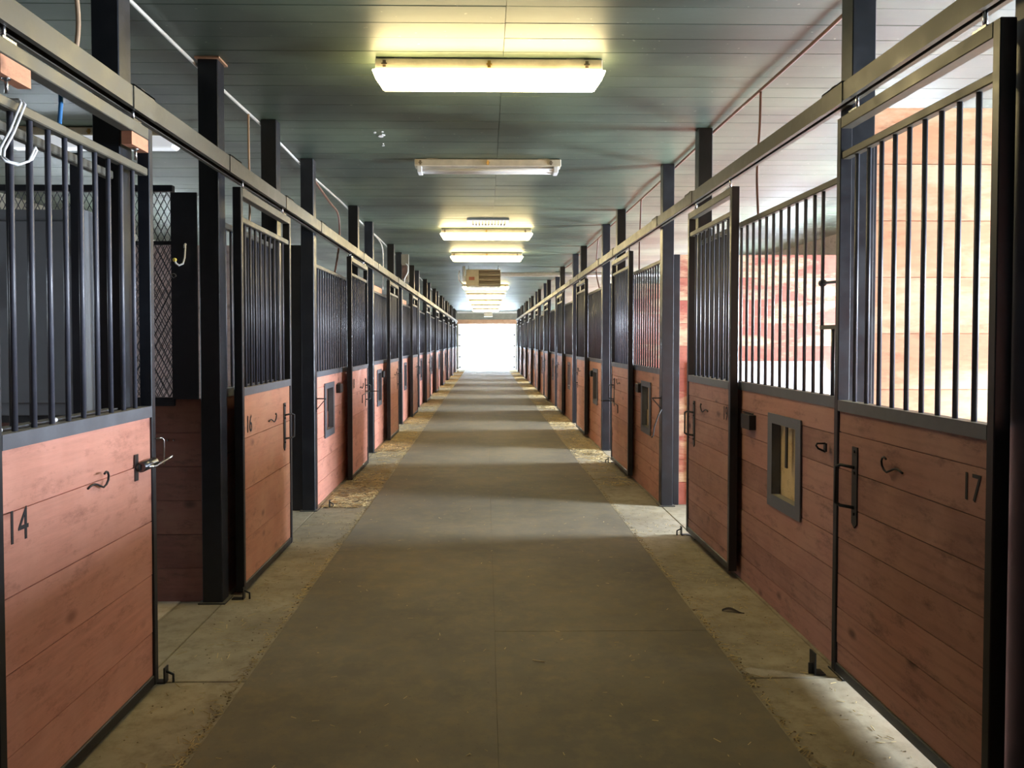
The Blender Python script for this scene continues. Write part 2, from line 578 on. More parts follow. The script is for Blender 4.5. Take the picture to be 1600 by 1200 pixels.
cl = thing('ceiling', 'dark green boarded barn ceiling', 'ceiling', (0, END_Y / 2, CEIL), kind='structure')
yb = 1.61
k = 0
edges = []
while yb < 12.0:
    edges.append(yb)
    yb += 0.1955
SEAM = 0.10
for a, b in zip(edges, edges[1:]):
    for xa, xb in ((-SIDE_X, SEAM - 0.0015), (SEAM + 0.0015, SIDE_X)):
        L, h = xb - xa, (b - a)
        me = plank_mesh(L, h, 0.022, M['ceiling'], 0.003)
        obj('plank', me, M['ceiling'], cl, ((xa + xb) / 2, (a + b) / 2, CEIL + 0.011 + random.uniform(-0.0012, 0.0012)), (PI / 2, 0, 0))
box('ceiling_deck', -SIDE_X, SIDE_X, BACK_Y, edges[0] - 0.002, CEIL, CEIL + 0.03, M['ceiling'], cl)
bm = bmesh.new()
y = edges[-1]
while y < END_Y:
    add_box(bm, -SIDE_X, SIDE_X, y + 0.001, y + 0.1945, CEIL + random.uniform(-.001, .001), CEIL + 0.022)
    y += 0.1955
obj('ceiling_boards', bm, M['ceiling'], cl, (0, 0, 0), kind='stuff')
box('roof_deck', -SIDE_X - 0.2, SIDE_X + 0.2, BACK_Y, END_Y + 0.2, CEIL + 0.031, CEIL + 0.2, M['ceiling'], cl)

for s, wins, nm in ((-1, WINL, 'left'), (1, WINR, 'right')):
    wl = thing('wall_' + nm, 'outer barn wall with a window to each stall', 'wall', (s * (SIDE_X + 0.06), END_Y / 2, 0), kind='structure')
    x0, x1 = s * SIDE_X, s * (SIDE_X + 0.12)
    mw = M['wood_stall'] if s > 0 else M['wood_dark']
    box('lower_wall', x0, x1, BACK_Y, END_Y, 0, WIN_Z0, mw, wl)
    box('upper_wall', x0, x1, BACK_Y, END_Y, WIN_Z1, CEIL, M['grey_wall'], wl)  # grey colour stands in for the shaded ceiling above the stall partitions
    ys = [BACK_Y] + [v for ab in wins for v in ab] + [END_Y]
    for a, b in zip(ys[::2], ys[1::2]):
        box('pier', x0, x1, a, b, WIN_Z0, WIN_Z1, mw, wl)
nwin = 0
for s, wins in ((1, WINR), (-1, WINL)):
    for a, b in wins:
        nwin += 1
        wn = thing('window_%d' % nwin, 'stall window in the outer wall', 'window', (s * (SIDE_X + 0.06), (a + b) / 2, WIN_Z0), kind='structure')
        bm = bmesh.new()
        X0, X1 = s * (SIDE_X - 0.01), s * (SIDE_X + 0.13)
        cx_, cy_, cz_ = s * (SIDE_X + 0.06), (a + b) / 2, WIN_Z0
        for (ya, yb_, za, zb) in ((a - .03, b + .03, WIN_Z0 - .03, WIN_Z0 + .02), (a - .03, b + .03, WIN_Z1 - .02, WIN_Z1 + .03), (a - .03, a + .02, WIN_Z0, WIN_Z1), (b - .02, b + .03, WIN_Z0, WIN_Z1), (cy_ - .012, cy_ + .012, WIN_Z0, WIN_Z1)):
            add_box(bm, X0 - cx_, X1 - cx_, ya - cy_, yb_ - cy_, za - cz_, zb - cz_)
        obj('window_frame', bm, M['window_frame'], wn, (cx_, cy_, cz_))
        box('pane', s * (SIDE_X + 0.055), s * (SIDE_X + 0.060), a + 0.02, cy_ - 0.012, WIN_Z0 + 0.02, WIN_Z1 - 0.02, M['glass'], wn)
        box('pane', s * (SIDE_X + 0.055), s * (SIDE_X + 0.060), cy_ + 0.012, b - 0.02, WIN_Z0 + 0.02, WIN_Z1 - 0.02, M['glass'], wn)

DX0, DX1, DZ = -1.46, 1.60, 2.46
wf = thing('wall_far', 'far end wall of the barn around the overhead door', 'wall', (0, END_Y + 0.1, 0), kind='structure')
box('wall_panel', -SIDE_X, DX0, END_Y, END_Y + 0.2, 0, CEIL, M['grey_wall'], wf)
box('wall_panel', DX1, SIDE_X, END_Y, END_Y + 0.2, 0, CEIL, M['grey_wall'], wf)
box('wall_panel', DX0, DX1, END_Y, END_Y + 0.2, DZ, CEIL, M['grey_wall'], wf)
wb = thing('wall_back', 'wall behind the camera', 'wall', (0, BACK_Y, 0), kind='structure')
box('wall_panel', -SIDE_X - .2, SIDE_X + .2, BACK_Y - 0.2, BACK_Y, -0.02, CEIL, M['grey_wall'], wb)
tr = thing('trim_1', 'orange brown header board over the far door', 'trim', (0, END_Y, DZ), kind='structure')
box('header_board', DX0 - 0.1, DX1 + 0.1, END_Y - 0.05, END_Y - 0.002, DZ, DZ + 0.24, M['header'], tr)
box('header_strip', DX0 - 0.1, DX1 + 0.1, END_Y - 0.07, END_Y - 0.002, CEIL - 0.10, CEIL - 0.002, M['conduit'], tr)
dr = thing('door_1', 'bright white translucent overhead door closed at the far end', 'door', (0.07, END_Y - 0.03, 0), kind='structure')
rows = [0.10, 0.66, 1.26, 1.86, 2.46]
for a, b in zip(rows, rows[1:]):
    box('door_panel', DX0 + 0.02, DX1 - 0.02, END_Y + 0.03, END_Y + 0.06, a, b - 0.006, M['fibreglass'], dr)
    for x in (DX0 + 0.05, DX1 - 0.05):
        box('hinge', x - 0.05, x + 0.05, END_Y + 0.005, END_Y + 0.03, a - 0.045, a + 0.055, M['iron'], dr)
for x in (-0.45, 0.57):
    box('pull_handle', x - 0.025, x + 0.025, END_Y - 0.01, END_Y + 0.03, 0.64, 0.76, M['iron'], dr)
box('bottom_seal', DX0 + 0.02, DX1 - 0.02, END_Y + 0.02, END_Y + 0.07, 0.055, 0.095, M['iron'], dr)
box('threshold', DX0, DX1, END_Y - 0.4, END_Y + 0.2, -0.01, 0.05, M['white_board'], dr)
for x in (DX0 - 0.03, DX1 + 0.03):
    box('track', x - 0.03, x + 0.03, END_Y - 0.04, END_Y - 0.001, 0.0, DZ, M['conduit'], dr)
op = thing('door_opener', 'small tan opener motor hung over the far door', 'opener', (0.05, END_Y - 1.2, CEIL - 0.3))
box('motor_housing', -0.10, 0.35, END_Y - 1.4, END_Y - 1.0, CEIL - 0.33, CEIL - 0.06, M['heater'], op, bevel=0.02)
box('mount_bracket', -0.06, 0.30, END_Y - 1.25, END_Y - 1.15, CEIL - 0.06, CEIL, M['iron'], op)
box('chain_rail', 0.10, 0.16, END_Y - 1.0, END_Y - 0.06, CEIL - 0.30, CEIL - 0.25, M['iron'], op)
gnd = bmesh.new()
add_box(gnd, -60, 60, -50, 110, -0.3, -0.17)
obj('ground', gnd, M['concrete'], None, kind='structure', label='bare ground outside the barn')


# ------------------------------------------------------------------ posts
def post(s, y, label, group=None, seg_far=False):
    q = SIDES[s]['post']
    t = thing('steel_post', label, 'post', (s * (q + 0.055), y + 0.055, 0), group)
    w_ = 0.115 if s < 0 else 0.105
    box('post_shaft', s * q, s * (q + w_), y, y + 0.11, 0, CEIL, M['steel'], t, bevel=0.004)
    if not seg_far:
        box('base_plate', s * (q - 0.02), s * (q + w_ + 0.02), y - 0.02, y + 0.13, 0.0, 0.008, M['steel'], t)
    return t


for s, mods, nm in ((-1, LEFT, 'left'), (1, RIGHTM, 'right')):
    ys = sorted({round(m[0], 3) for m in mods} | {round(m[1], 3) for m in mods} | {round(mods[-1][2], 3)})
    ys = [y for y in ys if y < END_Y - 0.15]
    vis = 0
    special = {(-1, 3.26): 'black square steel post behind the open door numbered 14',
               (-1, 4.45): 'black steel post between the doorway beside door 14 and door 16',
               (-1, 5.68): 'black steel post rising behind the door numbered 16',
               (-1, 6.88): 'black steel post on the left between door 16 and the first feed window there',
               (1, 3.40): 'black steel post seen through the bars of the door numbered 17',
               (1, 5.85): 'black steel post rising behind the brown red door beside the bright doorway',
               (1, 7.03): 'scuffed grey black steel post just beyond the doorway beside door 19'}
    for y in ys:
        if y < 2.5:
            post(s, y, 'black steel post beside the camera, %s of the aisle' % nm, 'posts beside the camera, %s' % nm)
            continue
        n = vis
        vis += 1
        if (s, y) in special:
            post(s, y, special[(s, y)])
        elif n < 15:
            post(s, y, '%s black steel post from the camera in the %s-hand row' % (ORD[n], nm), 'aisle posts in the %s row' % nm)
        else:
            post(s, y, 'distant black steel post near the far door in the %s-hand row' % nm, 'distant posts on the %s' % nm, True)
# flat rusty cap plate on top of the post between doors 14 and 16
tg_ = box('cap_plate', -1.655, -1.515, 4.43, 4.58, CEIL - 0.012, CEIL - 0.001, M['header'])
tag(tg_, 'rusty brown cap plate on the post beside door 16, against the ceiling', 'plate')


# ------------------------------------------------------------------ overhead door tracks
for s, mods, nm in ((-1, LEFT, 'left'), (1, RIGHTM, 'right')):
    q = SIDES[s]
    t = thing('door_track', 'long lamp-tinted brown steel sliding door track fixed along the %s row of posts' % nm, 'track', (s * q['door'], 2.0, q['rail0']))
    xa, xb = q['door'], q['post'] - 0.001
    ys = [BACK_Y + .05] + [m[0] + 0.06 for m in mods if m[0] > -0.5] + [mods[-1][2] + 0.06 if mods[-1][2] < END_Y - .3 else END_Y - 0.1]
    for a, b in zip(ys, ys[1:]):
        bm = bmesh.new()
        r0, r1 = q['rail0'], q['rail1']
        L = b - a
        # hollow box track, open below
        add_box(bm, s * xa, s * (xa + 0.004), 0, L, r0, r1)
        add_box(bm, s * (xb - 0.004), s * xb, 0, L, r0, r1)
        add_box(bm, s * (xa + 0.004), s * (xb - 0.004), 0, L, r1 - 0.004, r1)
        add_box(bm, s * (xa + 0.004), s * (xa + 0.022), 0, L, r0, r0 + 0.004)
        add_box(bm, s * (xb - 0.022), s * (xb - 0.004), 0, L, r0, r0 + 0.004)
        for v in bm.verts: v.co -= Vector((s * xa, 0, r0))
        obj('track_rail', bm, M['rail'], t, (s * xa, a, r0))
    allp = sorted({m[0] for m in mods} | {m[1] for m in mods})
    for y in allp:
        if y < 1: continue
        bm = bmesh.new()
        add_box(bm, -0.005 * s, 0.0, -0.10, 0.10, -0.006, q['rail1'] - q['rail0'] + 0.008)
        add_box(bm, -0.005 * s, s * 0.07, -0.10, 0.10, q['rail1'] - q['rail0'] + 0.001, q['rail1'] - q['rail0'] + 0.008)
        add_box(bm, s * 0.02, s * 0.06, 0.02, 0.06, q['rail1'] - q['rail0'] + 0.008, q['rail1'] - q['rail0'] + 0.03)
        obj('splice_bracket', bm, M['rail'], t, (s * xa, y + 0.05, q['rail0']))


# ------------------------------------------------------------------ hardware meshes (built at origin; x = out of the face, y along, z up)
def handle_parts(parent, s, x, y, z, plate_h=0.345, dirn=1, arm=False):
    """Long back plate with a U pull; x is the face plane, out of the face is -s*x."""
    bm = bmesh.new()
    add_box(bm, 0, -s * 0.006, -0.022, 0.022, -plate_h / 2 + 0.02, plate_h / 2)
    v = [bm.verts.new(p) for p in ((0, -0.022, -plate_h / 2 + 0.02), (0, 0.022, -plate_h / 2 + 0.02), (0, 0, -plate_h / 2), (-s * 0.006, -0.022, -plate_h / 2 + 0.02), (-s * 0.006, 0.022, -plate_h / 2 + 0.02), (-s * 0.006, 0, -plate_h / 2))]
    bm.faces.new((v[0], v[1], v[2])); bm.faces.new((v[5], v[4], v[3])); bm.faces.new((v[0], v[2], v[5], v[3])); bm.faces.new((v[1], v[4], v[5], v[2]))
    h = obj('handle', bm, M['iron'], parent, (x, y, z))
    bm = bmesh.new()
    o = -s * 0.006
    d = dirn * 0.0
    add_tube(bm, [(o, 0, 0.085), (o - s * 0.035, dirn * 0.05, 0.09), (o - s * 0.05, dirn * 0.062, 0.08), (o - s * 0.05, dirn * 0.062, -0.075), (o - s * 0.035, dirn * 0.05, -0.085), (o, 0, -0.085)], 0.007, 8)
    obj('pull', bm, M['iron'], h, (x, y, z))
    bm = bmesh.new()
    for zz in (plate_h / 2 - 0.02, plate_h / 2 - 0.11, -plate_h / 2 + 0.06):
        add_tube(bm, [(o, 0, zz), (o - s * 0.006, 0, zz)], 0.007, 6)
    obj('bolt', bm, M['iron'], h, (x, y, z))
    return h


def s_hook(parent, s, x, y, z, k=1):
    """Wavy blanket hook screwed to the boards."""
    pts = []
    for i in range(13):
        u = i / 12
        a = u * PI * 1.55
        if u < 0.45:
            pts.append((-s * (0.004 + 0.02 * u), k * 0.075 * (u / 0.45 - 1) , 0.012 * math.sin(u / 0.45 * PI) * 1.0 - 0.01 * u))
        else:
            w_ = (u - 0.45) / 0.55 * PI * 1.25 - PI / 2 - 0.2
            pts.append((-s * (0.014 + 0.03 * (u - 0.45)), k * (0.012 + 0.032 * math.cos(w_)), 0.018 + 0.030 * math.sin(w_)))
    bm = bmesh.new()
    add_tube(bm, pts, 0.0042, 6)
    return obj('blanket_hook', bm, M['iron'], parent, (x, y, z))


def number_mesh(txt, size):
    cu = bpy.data.curves.new('number', 'FONT')
    cu.body = txt
    cu.size = size
    cu.extrude = 0.0006
    cu.align_x = 'CENTER'
    cu.align_y = 'CENTER'
    cu.resolution_u = 3
    o = bpy.data.objects.new('tmp', cu)
    C.objects.link(o)
    dg = bpy.context.evaluated_depsgraph_get()
    me = bpy.data.meshes.new_from_object(o.evaluated_get(dg))
    bpy.data.objects.remove(o)
    me.transform(Matrix.Diagonal((0.78, 1, 1, 1)))
    me.materials.clear()
    me.materials.append(M['number'])
    return me


# ------------------------------------------------------------------ sliding stall doors
def stall_door(s, y0, y1, num, zs, label, wm, group, far=0):
    q = SIDES[s]
    X = q['door']
    TH = 0.052
    zb, zt, zsill, zg = q['dbot'], q['dtop'], q['sill'], q['gtop']
    t = thing('stall_gate', label, 'stall door', (s * (X + TH / 2), (y0 + y1) / 2, zb), group, 'thing')
    sw = 0.036
    st = M['steel']
    for a in (y0, y1 - sw):
        box('stile', s * X, s * (X + TH), a, a + sw, zb, zt, st, t, bevel=0.003)
    a, b = y0 + sw, y1 - sw
    box('top_rail', s * X, s * (X + TH), a, b, zt - 0.05, zt, M['rail'], t, bevel=0.003)
    box('grille_rail', s * (X + 0.006), s * (X + 0.044), a, b, zg - 0.034, zg, M['rail'], t, bevel=0.004)
    bm = bmesh.new()
    hs = 0.048
    yc = (a + b) / 2
    add_box(bm, 0, s * 0.005, a - yc, b - yc, -hs, 0)
    add_box(bm, s * 0.005, s * (TH - 0.002), a - yc, b - yc, -0.006, 0)
    obj('sill_rail', bm, M['sill'], t, (s * X, yc, zsill))
    box('bottom_rail', s * (X + 0.002), s * (X + TH), a, b, zb, zb + 0.045, st, t, bevel=0.003)
    bars(t, s * (X + 0.026), spaced(a, b, 0.1045), zsill, zg - 0.032, far > 1)
    joints = [zb + 0.045] + zs + [zsill - 0.006]
    if far > 1:
        bm = bmesh.new()
        for za, zc in zip(joints, joints[1:]):
            add_box(bm, s * (X + 0.012), s * (X + 0.042), -(b - a) / 2, (b - a) / 2, za + 0.002 - zb, zc - 0.002 - zb)
        for v in bm.verts: v.co.x -= s * (X + 0.012)
        obj('planking', bm, wm, t, (s * (X + 0.012), yc, zb), kind='stuff')
    else:
        for za, zc in zip(joints, joints[1:]):
            plank_y(t, s * (X + 0.024), a, b, za, zc, wm)
    # hangers running in the track
    if far < 2:
        for yh in (y0 + 0.12, y1 - 0.12):
            bm = bmesh.new()
            add_box(bm, -0.02, 0.02, -0.035, 0.035, 0, 0.012)
            add_tube(bm, [(0, 0, 0.01), (0, 0, q['rail0'] - zt + 0.02)], 0.008, 8)
            obj('hanger', bm, M['chrome'] if far == 0 else M['rail'], t, (s * (X + 0.03), yh, zt))
    if far < 3:
        dirn = 1 if s < 0 else 1
        yh = y1 - 0.19
        if num != '14':
            handle_parts(t, s, s * (X + 0.0085), yh, 0.905, dirn=1)
        yhk = y0 + (y1 - y0) * 0.55
        s_hook(t, s, s * (X + 0.0085), yhk, 0.985 if s < 0 else 1.03, 1 if s < 0 else 1)
    if num:
        me = number_mesh(num, 0.150 if s < 0 else 0.130)
        # left doors read along +y, right doors along -y
        rot = (PI / 2, 0, PI / 2) if s < 0 else (PI / 2, 0, -PI / 2)
        yy = y0 + {'14': 0.115, '16': 0.145, '18': 0.15}.get(num, 0.115)
        zz = 0.945 if num == '14' else (1.01 if num == '16' else 1.05)
        obj('number', me, None, t, (s * (X + 0.0065), yy, zz), rot)
    return t


lab = {('14'): 'salmon board stall door painted 14, slid open, with a zinc latch',
       ('16'): 'salmon board stall door painted 16 with black pull handle',
       ('18'): 'salmon board stall door painted 18 with a bridle arm on its handle',
       ('17'): 'closed dark red board stall door painted 17 with saw marks and black handle',
       ('19'): 'brown red board stall door painted 19, slid open before a bright stall'}
ZL14 = [0.25, 0.505, 0.74, 1.0]
ZL16 = [0.32, 0.62, 0.935]
ZR17 = [0.185, 0.345, 0.495, 0.655, 0.808, 0.965, 1.125]
ZR19 = [0.16, 0.31, 0.46, 0.62, 0.785, 0.945, 1.11]
doors = {}
for i, (a, b, num) in enumerate(LDOOR):
    far = 0 if i < 3 else (1 if i < 5 else (2 if i < 6 else 3))
    l = lab.get(num) or '%s salmon stall door from the camera along the left-hand row' % ORD[i]
    if i >= 8:
        l = 'distant stall door near the far end of the left-hand row'
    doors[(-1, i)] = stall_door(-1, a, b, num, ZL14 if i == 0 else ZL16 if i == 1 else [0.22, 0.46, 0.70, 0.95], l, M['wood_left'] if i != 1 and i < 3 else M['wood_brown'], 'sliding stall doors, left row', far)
for i, (a, b, num) in enumerate(RDOOR):
    if b > END_Y - .3: continue
    far = 0 if i < 2 else (1 if i < 5 else (2 if i < 6 else 3))
    l = lab.get(num) or '%s brown red stall door from the camera along the right-hand row' % ORD[i]
    if i >= 8:
        l = 'distant stall door near the far end of the right-hand row'
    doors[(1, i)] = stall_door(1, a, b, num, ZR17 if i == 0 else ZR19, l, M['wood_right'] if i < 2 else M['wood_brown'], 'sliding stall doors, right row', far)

# extras of door 14: corner blocks, zinc gate latch, white bits on the sill
d = doors[(-1, 0)]
XL = -1.45
for ya, yb_, z0 in ((2.346, 2.50, 2.33), (3.20, 3.353, 2.335)):
    box('corner_block', XL - 0.003, XL - 0.045, ya, yb_, z0, 2.388, M['wood_brown'], d)
for yb_ in (2.40, 3.27):
    bm = bmesh.new()
    add_tube(bm, [(0, 0, 0), (0, 0, -0.05)], 0.006, 8)
    add_tube(bm, [(0, 0, 0), (0, 0, -0.008)], 0.013, 8)
    obj('bolt', bm, M['chrome'], d, (XL - 0.02, yb_, 2.335))
bm = bmesh.new()
# bolt latch: oval plate, barrel, bolt, keeper loop
add_box(bm, 0.0, 0.004, -0.016, 0.016, -0.055, 0.055)
add_tube(bm, [(0.02, 0.0, 0.0), (0.02, 0.13, 0.004)], 0.021, 10)
add_tube(bm, [(0.004, 0.0, 0.0), (0.02, 0.0, 0.0)], 0.014, 8)
la = obj('latch', bm, M['latch'], d, (XL - 0.0085 + 0.001, 3.21, 0.998))
bm = bmesh.new()
add_tube(bm, [(0.03, 0.02, 0.0), (0.05, 0.07, -0.006), (0.045, 0.22, 0.004), (0.04, 0.27, 0.008)], 0.0055, 8)
obj('latch_bolt', bm, M['chrome'], la, (XL - 0.0085, 3.21, 0.998))
bm = bmesh.new()
add_tube(bm, [(0.012, 0.165, 0.10), (0.03, 0.19, 0.10), (0.035, 0.20, 0.09), (0.035, 0.20, -0.02)], 0.0035, 6)
obj('latch_loop', bm, M['chrome'], la, (XL - 0.0085, 3.21, 0.998))

# floor guides at the foot of the doors
def floor_guide(s, y, label):
    X = SIDES[s]['door']
    bm = bmesh.new()
    add_box(bm, -0.01, 0.06, -0.02, 0.02, 0, 0.006)
    add_box(bm, -0.01, -0.004, -0.02, 0.02, 0.006, 0.07)
    add_tube(bm, [(-0.007, 0, 0.05), (-0.04, 0, 0.035), (-0.04, 0, 0.0)], 0.006, 6)
    for v in bm.verts: v.co.x *= s
    o = obj('floor_guide', bm, M['iron'], None, (s * (X - 0.012), y, 0.0005))
    tag(o, label, 'door guide')


floor_guide(-1, 4.53, 'small black iron door guide on the floor before door 16')
floor_guide(-1, 3.42, 'black iron floor guide at the far foot of door 14')
floor_guide(1, 5.98, 'black iron floor guide below the bright doorway on the right')
floor_guide(1, 9.58, 'black iron floor guide at the far foot of the third right-hand door')
floor_guide(-1, 7.02, 'black iron floor guide beside the post between door 16 and 18')
bm = bmesh.new()
add_box(bm, 0, 0.006, -0.03, 0.03, 0, 0.10)
add_box(bm, 0.006, 0.05, -0.03, 0.03, 0, 0.006)
add_box(bm, 0.0, -0.02, -0.008, -0.003, 0.0, 0.05)
tag(obj('door_stop', bm, M['iron'], None, (1.50, 3.47, 0.0005)), 'upright black steel door stop on the floor at the far foot of door 17', 'door stop')


# ------------------------------------------------------------------ fixed stall fronts
def stall_front(s, y0, y1, wm, label, group, far=0, feed=True, gap=False):
    q = SIDES[s]
    X = q['panel']
    t = thing('barred_partition', label, 'stall front', (s * X, (y0 + y1) / 2, 0), group)
    zs = q['sill']
    yc = (y0 + y1) / 2
    bm = bmesh.new()
    add_box(bm, 0, s * 0.005, y0 - yc, y1 - yc, -0.052, 0)
    add_box(bm, s * 0.005, s * 0.05, y0 - yc, y1 - yc, -0.006, 0)
    obj('sill_rail', bm, M['sill'], t, (s * X, yc, zs))
    box('top_rail', s * (X + 0.005), s * (X + 0.04), y0, y1, q['ptop'] - 0.034, q['ptop'], M['rail'], t, bevel=0.004)
    ys = spaced(y0, y1, 0.112)
    xb = s * (X + 0.024)
    if gap:   # feeding gap in the grille nearest the camera
        g = y0 + 0.235
        bars(t, xb, [y for y in ys if y > g + 0.03] + [g], zs, q['ptop'] - 0.03)
        bars(t, xb, [y0 + 0.115], zs, 1.59)
        box('gap_rail', xb - 0.012, xb + 0.012, y0, g, 1.582, 1.602, M['rail'], t)
        bm = bmesh.new()
        add_tube(bm, [(0, y0 - g, -0.008), (0, 0, 0.0)], 0.007, 8)
        add_tube(bm, [(0, -0.012, 0), (0, 0.012, 0)], 0.017, 10)
        obj('gap_rod', bm, M['bar'], t, (xb, g, 1.81))
    else:
        bars(t, xb, ys, zs, q['ptop'] - 0.03, far > 1)
    px = s * (X + 0.024)
    joints = [0.0, 0.15, 0.30, 0.45, 0.61, 0.77, 0.93, 1.09, zs - 0.006] if s > 0 else [0.0, 0.20, 0.40, 0.61, 0.85, 1.09, zs - 0.006]
    wy0, wy1 = y0 + 0.43, y0 + 0.86
    if far > 1:
        bm = bmesh.new()
        if feed:
            rects = [(y0, y1, 0, .61), (y0, y1, 1.09, zs - .006), (y0, wy0, .61, 1.09), (wy1, y1, .61, 1.09)]
        else:
            rects = [(y0, y1, 0, zs - .006)]
        for (a, b, c, e) in rects:
            add_box(bm, -0.015, 0.015, a - yc, b - yc, c + 0.001, e - 0.001)
        obj('planking', bm, wm, t, (px, yc, 0), kind='stuff')
    else:
        for za, zc in zip(joints, joints[1:]):
            if feed and za >= 0.60 and zc <= 1.10:
                plank_y(t, px, y0, wy0, za, zc, wm)
                plank_y(t, px, wy1, y1, za, zc, wm)
            else:
                plank_y(t, px, y0, y1, za, zc, wm)
    if feed:
        ww = thing_part('feed_window', t, (s * X, (wy0 + wy1) / 2, 0.85))
        bm = bmesh.new()
        cyw, czw = (wy0 + wy1) / 2, 0.85
        f0, f1 = 0.055, 0.02
        oy0, oy1, oz0, oz1 = wy0 - 0.015, wy1 + 0.015, 0.585, 1.115
        iy0, iy1, iz0, iz1 = wy0 + 0.05, wy1 - 0.05, 0.655, 1.06
        for (a, b, c, e) in ((oy0, oy1, oz0, iz0), (oy0, oy1, iz1, oz1), (oy0, iy0, iz0, iz1), (iy1, oy1, iz0, iz1)):
            add_box(bm, 0.003 * s, -s * 0.004, a - cyw, b - cyw, c - czw, e - czw)
        # inner lip
        for (a, b, c, e) in ((iy0 - .006, iy1 + .006, iz0 - .006, iz0), (iy0 - .006, iy1 + .006, iz1, iz1 + .006), (iy0 - .006, iy0, iz0, iz1), (iy1, iy1 + .006, iz0, iz1)):
            add_box(bm, 0.0, s * 0.045, a - cyw, b - cyw, c - czw, e - czw)
        ww.data = to_mesh(bm, 'feed_window')
        ww.data.materials.append(M['sill'])
        if far < 2:
            box('hatch_board', s * (X + 0.05), s * (X + 0.066), wy0 - 0.05, wy0 + 0.455, 0.60, 1.10, M['plywood'] if s > 0 else M['wood_dark'], ww)
            box('dark_panel', s * (X + 0.07), s * (X + 0.08), wy0 + 0.49, wy0 + 0.90, 0.60, 1.10, M['steel'], ww)
            box('hatch_strap', s * (X + 0.012), s * (X + 0.02), cyw - 0.012, cyw + 0.012, 0.83, 1.10, M['iron'], ww)
    if far < 2 and y1 - y0 > 1.3:
        # door stop bracket on the boards
        ys_ = y1 - (1.13 if (gap or (s < 0 and far == 0)) else 1.34)
        bm = bmesh.new()
        add_box(bm, 0, -s * 0.045, -0.10, 0.05, -0.045, 0.045)
        add_box(bm, 0, -s * 0.012, -0.06, 0.12, 0.045, 0.053)
        bmesh.ops.bevel(bm, geom=bm.edges[:], offset=0.003, segments=1, affect='EDGES')
        obj('stop_bracket', bm, M['iron'], t, (s * (X + 0.008), ys_, 1.03))
    return t


def thing_part(name, parent, loc):
    o = bpy.data.objects.new(name, bpy.data.meshes.new(name))
    C.objects.link(o)
    o.parent = parent
    o.location = Vector(loc) - wloc(parent)
    return o


lf = ['black barred stall front standing behind the door numbered 14',
      'narrow barred stall front standing behind the door numbered 16',
      'salmon barred stall front with feed window between door 16 and door 18']
for i, m in enumerate(LEFT):
    y0, y1 = m[0] + 0.115, m[1] - 0.005
    far = 0 if i < 3 else (1 if i < 4 else 2)
    l = lf[i] if i < 3 else ('%s barred salmon stall front from the camera on the left side' % ORD[i] if i < 9 else 'distant barred stall front near the far end on the left side')
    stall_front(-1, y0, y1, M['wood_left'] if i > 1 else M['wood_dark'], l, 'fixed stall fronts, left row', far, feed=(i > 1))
rf = ['red board stall front beside the camera, nearer than door 17',
      'barred stall front with an open feed window between door 17 and door 19',
      'brown red stall front with feed window just beyond the doorway of stall 19']
for i, m in enumerate(RIGHTM):
    y0, y1 = m[0] + 0.115, min(m[1] - 0.005, END_Y - 0.1)
    if y0 > END_Y - 0.5: continue
    far = 0 if i < 3 else (1 if i < 4 else 2)
    l = rf[i] if i < 3 else ('%s barred stall front from the camera on the right side' % ORD[i] if i < 9 else 'distant barred stall front near the far end on the right side')
    if i == 1:
        y0 = 3.52
    stall_front(1, y0, y1, M['wood_right'] if i < 2 else M['wood_brown'], l, 'fixed stall fronts, right row', far, feed=True, gap=(i == 1))


# ------------------------------------------------------------------ stall partitions
def partition(s, y, top, wm, label, near, wire=False, group='stall partitions'):
    q = SIDES[s]
    x0, x1 = q['post'] + 0.12, SIDE_X - 0.01
    t = thing('stall_partition', label, 'partition', (s * (x0 + x1) / 2, y, 0), group)
    n = round(top / (0.262 if top > 2.5 else 0.205))
    hz = (1.19 if wire else top) / n
    if near:
        for k in range(n):
            zz = k * hz
            mm = wm
            plank_x(t, y, s * x0, s * x1, zz, zz + hz, mm)
    else:
        bm = bmesh.new()
        for k in range(n):
            add_box(bm, -(x1 - x0) / 2, (x1 - x0) / 2, -0.0175, 0.0175, k * hz + 0.002, (k + 1) * hz - 0.002)
        obj('planking', bm, wm, t, (s * (x0 + x1) / 2, y, 0), kind='stuff')
    ht = top if not wire else 2.40
    box('end_channel', s * (x0 - 0.002), s * (x0 + (0.13 if s < 0 else 0.055)), y - 0.035, y + 0.035, 0, min(ht, 2.47), M['steel'], t, bevel=0.003)
    return t


pl = {1: 'dark board partition with wire mesh above, seen through the doorway of stall 14'}
for i, m in enumerate(LEFT):
    y = m[0] + 0.055
    near = i in (1, 2)
    if i == 1:
        continue
    partition(-1, y, 2.38, M['wood_grey'], 'board partition between two stalls behind the left-hand posts, beyond door %s' % ('16' if i == 2 else '18') if i in (2, 3) else 'dim board partition between left-hand stalls', near, group='left stall partitions')
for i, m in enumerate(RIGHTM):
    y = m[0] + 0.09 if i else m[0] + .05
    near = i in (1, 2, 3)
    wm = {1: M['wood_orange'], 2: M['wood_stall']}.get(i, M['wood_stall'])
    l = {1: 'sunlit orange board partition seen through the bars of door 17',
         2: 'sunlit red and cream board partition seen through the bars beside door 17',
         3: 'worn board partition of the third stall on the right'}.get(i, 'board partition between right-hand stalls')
    partition(1, y + (0.06 if i == 1 else 0), {1: 2.60, 2: 2.325}.get(i, 2.33), wm, l, near, group='right stall partitions')

